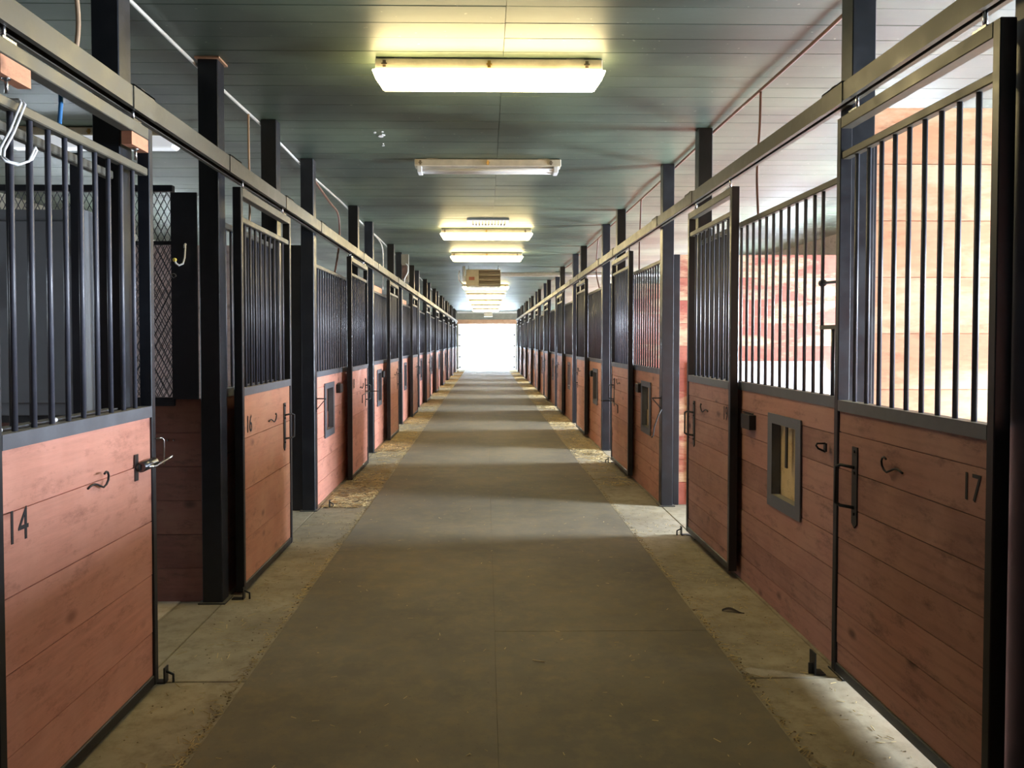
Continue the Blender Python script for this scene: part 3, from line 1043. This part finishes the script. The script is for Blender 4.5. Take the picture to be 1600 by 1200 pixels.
# mesh partition of stall 14
t = thing('mesh_partition', pl[1], 'partition', (-3.4, 4.47, 0))
for k in range(6):
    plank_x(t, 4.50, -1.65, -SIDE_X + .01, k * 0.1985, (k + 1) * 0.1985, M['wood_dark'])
box('ledge_rail', -1.80, -SIDE_X + .02, 4.455, 4.48, 1.15, 1.20, M['steel'], t)
box('mesh_frame', -1.80, -SIDE_X + .02, 4.46, 4.50, 2.385, 2.42, M['steel'], t)
box('mesh_frame', -1.80, -SIDE_X + .02, 4.46, 4.50, 2.08, 2.10, M['steel'], t)


def wire_mesh(name, parent, x0, x1, z0, z1, y, px, pz, r=0.0022):
    bm = bmesh.new()
    W, Hh = x1 - x0, z1 - z0
    for sg in (1, -1):
        n0 = -int(Hh / pz * 1.0) - 2
        k = n0
        while True:
            xs = k * px
            if xs > W + Hh / pz * px + px: break
            # line: x = xs + sg * z * px/pz
            pts = []
            za, zb = 0.0, Hh
            sl = sg * px / pz
            # clip in x
            lo, hi = 0.0, Hh
            if sl > 0:
                lo = max(lo, (0 - xs) / sl); hi = min(hi, (W - xs) / sl)
            else:
                lo = max(lo, (W - xs) / sl); hi = min(hi, (0 - xs) / sl)
            if hi - lo > 0.01:
                add_tube(bm, [(xs + sl * lo, sg * r, lo), (xs + sl * hi, sg * r, hi)], r, 4, caps=False)
            k += 1
    return obj(name, bm, M['bar'], parent, (x0, y, z0), kind='stuff')


wire_mesh('wire_mesh', t, -SIDE_X + .02, -1.80, 1.20, 2.385, 4.485, 0.037, 0.074)
wire_mesh('wire_mesh', t, -2.9, -1.80, 1.20, 2.08, 4.515, 0.034, 0.066)
box('steel_plate', -1.802, -1.655, 4.44, 4.454, 1.19, 2.375, M['steel'], t)
for k in range(2):
    box('lag_bolt', -1.85 + k * .035, -1.843 + k * .035, 4.47, 4.483, 0.945, 0.955, M['chrome'], t)

bm = bmesh.new()
add_tube(bm, [(0, 0, 0.06), (0, -0.012, 0.05), (0, -0.012, 0.035)], 0.007, 8)
add_tube(bm, [(0, 0, 0.06), (0, -0.014, -0.02), (-0.004, -0.03, -0.055), (-0.02, -0.045, -0.066), (-0.036, -0.05, -0.055), (-0.042, -0.05, -0.03)], 0.0055, 8)
hk = obj('coat_hook', bm, M['white_metal'], None, (-1.718, 4.438, 2.02))
tag(hk, 'white coat hook with yellow tip on the black plate in the stall 14 doorway', 'hook')
bm = bmesh.new()
bmesh.ops.create_icosphere(bm, subdivisions=2, radius=0.012)
obj('hook_tip', bm, M['yellow'], hk, (-1.76, 4.388, 1.985))
bm = bmesh.new()
pts = [(0.012 * math.cos(a * PI / 6), 0, 0.012 * math.sin(a * PI / 6)) for a in range(13)]
add_tube(bm, pts, 0.003, 6)
tag(obj('screw_ring', bm, M['chrome'], None, (-1.785, 4.436, 1.90)), 'small zinc ring below the white coat hook', 'ring')

# grey cabinet and white boards behind the bars of door 14
cb = thing('tack_cabinet', 'grey metal tack cabinet behind the bars of door 14', 'cabinet', (-2.6, 4.30, 1.10))
box('cabinet_body', -3.05, -2.165, 4.20, 4.45, 1.12, 2.235, M['cabinet'], cb, bevel=0.004)
box('cabinet_door', -3.02, -2.20, 4.178, 4.198, 1.19, 2.17, M['cabinet'], cb, bevel=0.003)
for z in (1.33, 2.02):
    box('hinge', -2.203, -2.19, 4.166, 4.20, z - 0.04, z + 0.04, M['iron'], cb)
hb = box('lock_plate', -2.66, -2.63, 4.16, 4.178, 1.70, 1.94, M['iron'], cb)
box('key_knob', -2.655, -2.64, 4.14, 4.16, 1.93, 1.97, M['chrome'], hb)
box('wall_bracket', -3.0, -2.2, 4.22, 4.44, 1.08, 1.12, M['iron'], cb)
for k, (x, tilt, l) in enumerate(((-2.125, 0.02, 'narrow white board leaning beside the grey cabinet'), (-2.06, 0.05, 'wider white board leaning behind door 14 next to the post'))):
    bm = bmesh.new()
    add_box(bm, -0.012 - .012 * k, 0.012 + .012 * k, -0.008, 0.008, -1.11, 1.11)
    tag(obj('white_board', bm, M['white_board'], None, (x - .01, 4.33 - 0.04 * k, 1.113), (0.02, -tilt * 0.6, 0)), l, 'board')

# steel channel standing behind door 14's bars
bm = bmesh.new()
add_box(bm, -0.02, 0.02, -0.015, 0.015, 0, 2.47)
tag(obj('steel_channel', bm, M['steel'], None, (-2.08, 3.95, 0.005)), 'slim black steel upright inside stall 14 before the grey cabinet', 'upright')

# white block in stall 19 and feeding hook
bm = bmesh.new()
add_box(bm, -0.64, 0.64, -0.012, 0.012, 0.0, 1.28)
bmesh.ops.bevel(bm, geom=[e for e in bm.edges if abs(e.verts[0].co.x - e.verts[1].co.x) < 1e-6 and abs(e.verts[0].co.z - e.verts[1].co.z) < 1e-6 and e.verts[0].co.z > 1 and e.verts[0].co.x > 0], offset=0.09, segments=3, affect='EDGES')
wb_ = obj('kick_board', bm, M['white_board'], None, (2.60, 7.075, 0.06))
tag(wb_, 'white plastic kick board against the sunlit partition beyond door 17', 'kick board')

# brackets on posts
def saddle_bracket(s, y, z, label):
    q = SIDES[s]['post']
    bm = bmesh.new()
    L = 0.085
    add_tube(bm, [(0, 0, 0), (-s * L, 0, 0.0)], 0.006, 8)
    add_tube(bm, [(0, 0, -0.10), (-s * L, 0, 0.0)], 0.0045, 6)
    add_box(bm, 0, -s * 0.004, -0.012, 0.012, -0.12, 0.02)
    tag(obj('bracket', bm, M['iron'], None, (s * (q - 0.001), y, z)), label, 'bracket')


saddle_bracket(-1, 6.95, 1.005, 'black triangular bracket on the post between door 16 and door 18')
saddle_bracket(1, 7.05, 1.00, 'black triangular bracket on the scuffed post beyond door 19')
bm = bmesh.new()
add_box(bm, 0, 0.008, -0.012, 0.012, -0.02, 0.02)
add_tube(bm, [(0.004, 0, 0.018), (-0.035, 0, 0.018), (-0.04, 0, 0.008), (-0.03, 0, -0.006), (0.004, 0, -0.022)], 0.005, 6)
tag(obj('bracket', bm, M['iron'], None, (1.612, 3.62, 1.02)), 'small black D shaped catch on the stall front beside door 17', 'catch')
bm = bmesh.new()
add_tube(bm, [(-0.01, 0, 0), (-0.04, 0, -0.06), (-0.075, 0, -0.16), (-0.085, 0, -0.24), (-0.10, 0, -0.26)], 0.006, 6)
tag(obj('hanging_strap', bm, M['iron'], None, (1.62, 7.0, 0.90)), 'black strap hanging on the scuffed post beyond door 19', 'strap')

# bridle arms on doors 18 and the third right-hand one
for s, i, yy in ((-1, 2, 9.31), (1, 2, 9.31)):
    d = doors[(s, i)]
    X = SIDES[s]['door']
    bm = bmesh.new()
    add_tube(bm, [(0, 0, 0), (-s * 0.05, -0.02, 0), (-s * 0.05, -0.55, -0.01), (-s * 0.05, -0.56, -0.10)], 0.006, 6)
    add_tube(bm, [(-s * 0.05, 0, 0.0), (-s * 0.16, 0.0, 0)], 0.006, 6)
    obj('bridle_arm', bm, M['iron'], d, (s * (X + 0.005), yy, 0.92 if s < 0 else 0.80))


# ------------------------------------------------------------------ lights on the ceiling
def fixture(x, y, mode, label, z=CEIL, w_=1.30, group='ceiling light fixtures'):
    t = thing('ceiling_light', label, 'ceiling light', (x, y, z), group)
    bm = bmesh.new()
    add_box(bm, -w_ / 2, w_ / 2, -0.07, 0.07, -0.07, -0.006)
    bmesh.ops.bevel(bm, geom=bm.edges[:], offset=0.006, segments=1, affect='EDGES')
    obj('housing', bm, M['fixture'], t, (x, y, z))
    for dx in (-w_ * 0.38, w_ * 0.38):
        box('mount_clip', x + dx - 0.05, x + dx + 0.05, y - 0.06, y + 0.06, z - 0.008, z, M['fixture'], t)
    for dx in (-w_ * 0.46, 0, w_ * 0.43):
        bm = bmesh.new()
        add_box(bm, -0.009, 0.009, -0.006, 0, -0.06, -0.02)
        add_box(bm, -0.016, 0.016, -0.010, -0.004, -0.045, -0.036)
        obj('latch_clip', bm, M['slat'] if dx else M['brass'], t, (x + dx, y - 0.07, z))
    if mode == 'open':
        for dy in (-0.045, 0.045):
            bm = bmesh.new()
            add_tube(bm, [(-w_ / 2 + 0.06, 0, 0), (w_ / 2 - 0.06, 0, 0)], 0.017, 10)
            obj('lamp_tube', bm, M['tube'], t, (x, y + dy, z - 0.100))
        for dx in (-w_ / 2 + 0.045, w_ / 2 - 0.045):
            box('lamp_socket', x + dx - 0.02, x + dx + 0.02, y - 0.07, y + 0.07, z - 0.125, z - 0.068, M['white_board'], t, bevel=0.005)
        return t
    bm = bmesh.new()
    a, b = w_ / 2 + 0.02, w_ / 2 - 0.035
    top = [bm.verts.new(p) for p in ((-a, -0.085, -0.072), (a, -0.085, -0.072), (a, 0.085, -0.072), (-a, 0.085, -0.072))]
    bot = [bm.verts.new(p) for p in ((-b, -0.06, -0.155), (b, -0.06, -0.155), (b, 0.06, -0.155), (-b, 0.06, -0.155))]
    bm.faces.new(top); bm.faces.new(list(reversed(bot)))
    for k in range(4):
        bm.faces.new((top[k], bot[k], bot[(k + 1) % 4], top[(k + 1) % 4]))
    bmesh.ops.bevel(bm, geom=bm.edges[:], offset=0.006, segments=2, affect='EDGES')
    obj('diffuser', bm, M['lens'] if mode == 'lit' else M['lens_white'], t, (x, y, z))
    return t


fixture(0.02, 4.50, 'lit', 'big glowing fluorescent light on the ceiling nearest the camera')
fixture(0.02, 6.92, 'open', 'unlit tube light without its cover, behind the big glowing one')
fixture(0.01, 11.15, 'lit', 'glowing ceiling light just beyond the ceiling vent')
fixture(0.02, 14.15, 'lit', 'glowing ceiling light between the vent and the hanging heater')
fixture(0.0, 22.0, 'lit', 'glowing ceiling light directly beyond the hanging heater')
for y, o_ in ((26.0, 'second'), (30.0, 'third'), (34.0, 'fourth'), (38.0, 'fifth')):
    fixture(0.0, y, 'lit', '%s glowing ceiling light beyond the hanging heater' % o_)
fixture(-2.99, 5.95, 'white', 'white lit ceiling light over the stalls left of the aisle, beyond the mesh', w_=1.30)

v = thing('ceiling_vent', 'small white slotted vent in the ceiling before the third light', 'vent', (0.03, 10.5, CEIL))
bm = bmesh.new()
for a in ((-0.28, 0.28, -0.26, -0.22), (-0.28, 0.28, 0.22, 0.26), (-0.28, -0.24, -0.22, 0.22), (0.24, 0.28, -0.22, 0.22)):
    add_box(bm, *a, -0.018, -0.002)
obj('vent_frame', bm, M['white_board'], v, (0.03, 10.5, CEIL))
for k in range(11):
    box('slat', 0.03 - 0.235 + k * 0.043, 0.03 - 0.215 + k * 0.043, 10.28, 10.72, CEIL - 0.015, CEIL - 0.003, M['white_board'], v)

h = thing('unit_heater', 'cream unit heater with brown louvres hanging from the ceiling', 'heater', (0.0, 16.6, 2.68))
hx0, hx1, hy0, hy1, hz0, hz1 = -0.42, 0.32, 16.45, 16.95, 2.70, 3.06
bm = bmesh.new()
add_box(bm, hx0 - 0, hx1, hy0 + 0.03, hy1, hz0, hz1)
for v_ in bm.verts: v_.co -= Vector((0, 16.7, 2.7))
bmesh.ops.bevel(bm, geom=bm.edges[:], offset=0.01, segments=2, affect='EDGES')
obj('casing', bm, M['heater'], h, (0, 16.7, 2.7))
box('louvre_frame', -0.15, hx1 - 0.01, hy0 + 0.018, hy0 + 0.03, hz0 + 0.01, hz1 - 0.02, M['slat'], h)
for k in range(6):
    z = hz0 + 0.035 + k * 0.052
    o = box('louvre', -0.14, hx1 - 0.02, hy0 - 0.005, hy0 + 0.022, z, z + 0.012, M['heater'] if k % 2 == 0 else M['slat'], h)
    o.rotation_euler = (0.5, 0, 0)
box('rating_label', -0.36, -0.24, hy0 + 0.026, hy0 + 0.031, 2.83, 2.90, M['red_label'], h)
for x in (hx0 + 0.05, hx1 - 0.05):
    for y in (16.55, 16.85):
        bm = bmesh.new()
        add_tube(bm, [(0, 0, 0), (0, 0, CEIL - hz1)], 0.006, 6)
        obj('hanger_rod', bm, M['chrome'], h, (x, y, hz1))
bm = bmesh.new()
add_tube(bm, [(0, 0, 0.40), (0.0, 0, 0.18), (0.0, 0.0, 0.10)], 0.03, 10)
add_tube(bm, [(-0.09, 0, 0.30), (-0.12, 0, 0.20), (-0.11, 0, 0.10), (-0.05, 0, 0.02), (0.06, 0, -0.02)], 0.014, 8)
obj('gas_pipe', bm, M['white_metal'], h, (-0.47, 16.6, 2.74))
bm = bmesh.new()
add_tube(bm, [(0, 0, -0.03), (0, 0, 0.09)], 0.05, 12)
obj('gas_valve', bm, M['white_metal'], h, (-0.46, 16.6, 2.84))
bm = bmesh.new()
add_tube(bm, [(0, 0, 0), (SIDE_X - 0.36, 0, 0.02)], 0.05, 12)
fp = obj('flue_pipe', bm, M['white_metal'], None, (0.335, 16.90, 2.985))
tag(fp, 'long white flue pipe running from the heater to the right wall', 'flue pipe')


# ------------------------------------------------------------------ cables and conduit
def cable(name, pts, r, m, label, cat='cable', n=8):
    P0 = Vector(pts[0])
    # smooth by Catmull-Rom
    V = [Vector(p) for p in pts]
    out = []
    for i in range(len(V) - 1):
        p0 = V[max(i - 1, 0)]; p1 = V[i]; p2 = V[i + 1]; p3 = V[min(i + 2, len(V) - 1)]
        for k in range(5):
            u = k / 5
            out.append(0.5 * ((2 * p1) + (-p0 + p2) * u + (2 * p0 - 5 * p1 + 4 * p2 - p3) * u * u + (-p0 + 3 * p1 - 3 * p2 + p3) * u ** 3))
    out.append(V[-1])
    bm = bmesh.new()
    add_tube(bm, [p - P0 for p in out], r, n)
    return tag(obj(name, bm, m, None, P0), label, cat)


pts = []
yy = 1.0
while yy < 40:
    pts.append((-1.662 + 0.004 * math.sin(yy * 2.3), yy, CEIL - 0.022 - 0.012 * (0.5 + 0.5 * math.sin(yy * 1.9))))
    yy += 0.6
cable('ceiling_conduit', pts, 0.010, M['conduit'], 'pale conduit running along the ceiling beside the left-hand posts', 'conduit')
pts = []
yy = 1.0
while yy < 40:
    pts.append((1.742 + 0.005 * math.sin(yy * 2.1), yy, CEIL - 0.02 - 0.014 * (0.5 + 0.5 * math.sin(yy * 1.7))))
    yy += 0.6
cable('ceiling_cable', pts, 0.010, M['brown_cable'], 'brown cable running along the ceiling beside the right-hand posts')
cable('drop_cable', [(-1.60, 2.95, CEIL), (-1.575, 2.99, 2.95), (-1.565, 3.01, 2.75), (-1.58, 3.0, 2.58)], 0.009, M['cable'], 'tan cable dropping from the ceiling to the track above door 14')
cable('drop_cable', [(-1.662, 5.45, CEIL - 0.03), (-1.665, 5.46, 2.9), (-1.66, 5.46, 2.5), (-1.67, 5.47, 2.25)], 0.008, M['cable'], 'tan cable dropping from the ceiling above door 16')
cable('drop_cable', [(-1.662, 7.25, CEIL - 0.03), (-1.66, 8.2, CEIL - 0.14), (-1.66, 8.7, 2.95), (-1.66, 8.78, 2.7), (-1.66, 8.68, 2.5), (-1.66, 8.5, 2.28)], 0.012, M['brown_cable'], 'thick brown cable curving down to the stall front before door 18')
cable('drop_cable', [(1.742, 4.88, CEIL - 0.03), (1.745, 4.90, 2.9), (1.74, 4.93, 2.6), (1.74, 4.9, 2.33)], 0.008, M['brown_cable'], 'thin brown cable dropping from the ceiling behind door 19')
cable('drop_cable', [(1.742, 8.62, CEIL - 0.03), (1.75, 8.7, 2.9), (1.75, 8.75, 2.6), (1.74, 8.7, 2.33)], 0.009, M['brown_cable'], 'thin brown cable dropping behind the third right-hand door')
cable('drop_cable', [(1.742, 11.9, CEIL - 0.03), (1.75, 12.1, 2.9), (1.75, 12.15, 2.6), (1.76, 11.9, 2.35)], 0.010, M['brown_cable'], 'thin brown cable dropping behind the fourth right-hand door')
cable('drop_cable', [(-1.662, 11.2, CEIL - 0.03), (-1.66, 12.3, CEIL - 0.08), (-1.66, 12.5, 2.8), (-1.66, 12.45, 2.35)], 0.009, M['conduit'], 'pale cable dropping beside the fourth left-hand door')

# electrical box on the left-hand row near the post
jb = thing('electrical_box', 'open galvanised electrical box with loose wires on a left-hand post', 'electrical box', (-1.52, 14.09, 2.8))
box('box_cover', -1.40, -1.53, 13.99, 14.08, 2.92, 3.10, M['jbox'], jb)
box('box_back', -1.40, -1.53, 14.04, 14.08, 2.60, 2.92, M['jbox'], jb)
box('wiring', -1.43, -1.52, 14.02, 14.045, 2.66, 2.90, M['jbox_in'], jb)
bm = bmesh.new()
add_tube(bm, [(0, 0, 0.12), (0.05, -0.02, 0.06), (0.04, -0.02, -0.05), (-0.02, -0.02, -0.16), (-0.03, -0.02, -0.32)], 0.010, 6)
obj('loose_wire', bm, M['conduit'], jb, (-1.45, 14.0, 2.82))

# orange boards lying on the left stall fronts further down
for x, y0, y1, z, l in ((-1.585, 10.72, 11.62, 2.237, 'orange wooden board fixed on top of the fourth left-hand stall front'), (-1.585, 14.35, 15.2, 2.237, 'orange wooden board fixed on top of the fifth left-hand stall front')):
    tag(box('board', x - 0.02, x + 0.02, y0, y1, z, z + 0.075, M['wood_brown']), l, 'board')

# white wire hanger over door 14's grille
bm = bmesh.new()
for dy in (-0.008, 0.012):
    add_tube(bm, [(-0.05, dy, -0.01), (-0.03, dy, 0.012), (0.006, dy, 0.012), (0.016, dy - 0.004, 0.0), (0.014, dy - 0.06, -0.10), (0.012, dy - 0.105, -0.165), (0.016, dy - 0.115, -0.19)], 0.004, 8)
add_tube(bm, [(0.016, -0.123, -0.19), (0.03, -0.118, -0.205), (0.04, -0.075, -0.205), (0.05, -0.035, -0.185), (0.052, -0.012, -0.145)], 0.004, 8)
add_tube(bm, [(0.016, -0.103, -0.19), (0.03, -0.098, -0.202), (0.04, -0.060, -0.200), (0.05, -0.018, -0.175), (0.052, 0.004, -0.142), (0.052, -0.004, -0.135), (0.052, -0.012, -0.145)], 0.004, 8)
tag(obj('bridle_hanger', bm, M['white_metal'], None, (-1.452, 2.43, 2.262)), 'white double wire hanger hooked over the bars of door 14', 'hanger')
# blue rope with brass snap under the track
rp = thing('lead_rope', 'short blue lead rope with brass snap hanging behind door 14', 'rope', (-1.50, 2.87, 2.47))
bm = bmesh.new()
add_tube(bm, [(0, 0, 0.0), (0.0, 0.0, -0.035)], 0.008, 8)
add_box(bm, -0.01, 0.01, -0.008, 0.008, -0.06, -0.03)
obj('snap', bm, M['brass'], rp, (-1.56, 2.87, 2.492))
bm = bmesh.new()
add_tube(bm, [(0, 0, 0), (0.002, -0.005, -0.05), (0.0, -0.012, -0.12)], 0.008, 8)
obj('rope', bm, M['blue'], rp, (-1.56, 2.87, 2.44))
# small white bits on door 14's sill
for k, (y, l) in enumerate(((2.365, 'small white cap on the near end of door 14 sill'), (2.67, 'small white cap in the middle of door 14 sill'))):
    bm = bmesh.new()
    add_tube(bm, [(0, -0.012, 0.0085), (0, 0.012, 0.0085)], 0.008, 8)
    tag(obj('plastic_cap', bm, M['white_board'], None, (-1.492, y, 1.2435)), l, 'cap')


# ------------------------------------------------------------------ straw and litter
def straw(name, label, spots, n, rng, lmin=0.015, lmax=0.05, m='straw', r=0.0012, lift=0.003):
    bm = bmesh.new()
    for _ in range(n):
        x, y, z = spots(rng)
        a = rng.uniform(0, 2 * PI)
        L = rng.uniform(lmin, lmax)
        d = Vector((math.cos(a), math.sin(a), rng.uniform(-0.05, 0.12))) * L / 2
        c = Vector((x, y, z + lift + rng.uniform(0, lift)))
        rr = r * rng.uniform(0.7, 1.6)
        up = Vector((0, 0, rr))
        sd = Vector((-math.sin(a), math.cos(a), 0)) * rr * 1.4
        v = [bm.verts.new(p) for p in (c - d + sd, c - d - sd, c - d + up, c + d + sd, c + d - sd, c + d + up)]
        bm.faces.new((v[0], v[1], v[2])); bm.faces.new((v[3], v[5], v[4]))
        bm.faces.new((v[0], v[3], v[4], v[1])); bm.faces.new((v[1], v[4], v[5], v[2])); bm.faces.new((v[2], v[5], v[3], v[0]))
    return tag(obj(name, bm, M[m], None), label, 'straw' if m == 'straw' else 'litter', kind='stuff')


def edge_l(r):
    y = 2.4 + 38 * r.random() ** 1.6
    return (-1.085 - abs(r.gauss(0, 0.022)), y, 0.0)


def edge_r(r):
    y = 2.4 + 38 * r.random() ** 1.6
    return (1.175 + abs(r.gauss(0, 0.018)), y, 0.0)


def apron_l(r):
    while True:
        y = 7.0 + 33 * r.random() ** 1.1
        x = -1.10 - 0.40 * r.random()
        if math.sin(y * 1.735 + 0.4) > r.uniform(-1.3, 1.0): return (x, y, 0.0)


def apron_r(r):
    while True:
        y = 8.0 + 32 * r.random() ** 1.1
        x = 1.19 + 0.40 * r.random() ** 0.7
        if math.sin(y * 1.735 + 2.0) > r.uniform(-1.2, 1.0): return (x, y, 0.0)


def on_mat(r):
    return (r.uniform(-1.0, 1.1), 2.4 + 20 * r.random() ** 1.5, 0.0065)


def near_l(r):
    return (-1.49 + 0.36 * r.random() ** 0.8, 2.4 + 4.6 * r.random(), 0.0)


def near_r(r):
    return (1.56 - 0.33 * r.random() ** 1.6, 2.4 + 4.6 * r.random(), 0.0)


R_ = random.Random(3)
straw('straw', 'straw caught along the left edge of the rubber matting', edge_l, 1500, R_)
straw('straw', 'straw caught along the right edge of the rubber matting', edge_r, 1300, R_)
straw('straw', 'loose straw on the concrete before the left-hand stalls', apron_l, 9000, R_, 0.02, 0.10, r=0.0024, lift=0.006)
straw('straw', 'loose straw on the concrete before the right-hand stalls', apron_r, 6500, R_, 0.02, 0.10, r=0.0024, lift=0.006)
straw('straw', 'thin scatter of straw bits over the rubber matting', on_mat, 420, R_, 0.008, 0.03)
straw('straw', 'few straws on the concrete beside door 14 and door 16', near_l, 160, R_, 0.01, 0.06)
straw('straw', 'few straws on the concrete at the foot of door 17 and the feed window front', near_r, 260, R_, 0.01, 0.04)


def crumbs(label, spots, n, rng, s0, s1):
    bm = bmesh.new()
    for _ in range(n):
        x, y, z = spots(rng)
        q = rng.uniform(s0, s1)
        m4 = Matrix.Translation((x, y, z + q * 0.3)) @ Matrix.Rotation(rng.uniform(0, 6), 4, 'Z') @ Matrix.Diagonal((q * rng.uniform(0.8, 1.8), q, q * 0.5, 1))
        bmesh.ops.create_icosphere(bm, subdivisions=1, radius=0.5, matrix=m4)
    return tag(obj('bedding_crumbs', bm, M['dirt'], None), label, 'litter', kind='stuff')


crumbs('dark bedding crumbs along the left edge of the matting', edge_l, 1200, R_, 0.003, 0.010)
crumbs('dark bedding crumbs along the right edge of the matting', edge_r, 900, R_, 0.004, 0.011)
crumbs('dark bedding crumbs on the concrete before the left-hand stalls', apron_l, 1500, R_, 0.005, 0.015)
crumbs('dark bedding crumbs on the concrete before the right-hand stalls', apron_r, 1100, R_, 0.005, 0.015)
crumbs('scattered dark crumbs beside door 14 and door 16', near_l, 130, R_, 0.003, 0.008)
crumbs('crumbs at the foot of door 17 and the feed window front', near_r, 130, R_, 0.003, 0.007)

bm = bmesh.new()
n = 10
prev = None
for k in range(n + 1):
    u = k / n
    wd = 0.016 * math.sin(PI * min(1, u * 0.9 + 0.06)) + 0.003
    x = -0.06 + 0.12 * u
    z = 0.006 + 0.010 * math.sin(u * 5)
    y = 0.012 * math.sin(u * 4)
    ring = [bm.verts.new((x, y - wd, z)), bm.verts.new((x, y, z + 0.008)), bm.verts.new((x, y + wd, z)), bm.verts.new((x, y, z - 0.004))]
    if prev:
        for j in range(4):
            bm.faces.new((prev[j], ring[j], ring[(j + 1) % 4], prev[(j + 1) % 4]))
    else:
        bm.faces.new(ring)
    prev = ring
bm.faces.new(list(reversed(prev)))
tag(obj('dry_leaf', bm, M['leaf'], None, (1.39, 4.26, 0.0), (0, 0, -0.2)), 'dark curled dry leaf on the concrete before the feed window front', 'leaf')
bm = bmesh.new()
add_tube(bm, [(-0.03, 0.006, 0), (0, -0.004, 0.001), (0.03, -0.006, 0)], 0.003, 6)
tag(obj('wood_shaving', bm, M['straw'], None, (0.25, 3.60, 0.0095), (0, 0, -0.2)), 'single pale curled shaving in the middle of the rubber matting', 'shaving')

# flaked spots where the ceiling paint has come off
bm = bmesh.new()
rr = random.Random(11)
for x, y, q in ((-0.83, 6.13, 0.020), (-0.81, 6.10, 0.016), (-0.86, 6.02, 0.012), (-0.85, 6.42, 0.010), (-0.84, 6.36, 0.009), (-0.80, 6.0, 0.009)):
    pts = [(x + q * rr.uniform(0.6, 1.3) * math.cos(k), y + q * 1.6 * rr.uniform(0.6, 1.3) * math.sin(k)) for k in [j * PI / 4 for j in range(8)]]
    lo = [bm.verts.new((a, b, CEIL - 0.004)) for a, b in pts]
    hi = [bm.verts.new((a, b, CEIL + 0.002)) for a, b in pts]
    bm.faces.new(lo); bm.faces.new(list(reversed(hi)))
    for j in range(8):
        bm.faces.new((lo[j], hi[j], hi[(j + 1) % 8], lo[(j + 1) % 8]))
tag(obj('paint_flakes', bm, M['white_board'], None), 'small pale paint flakes curling off the ceiling left of the unlit light', 'flakes', kind='stuff')
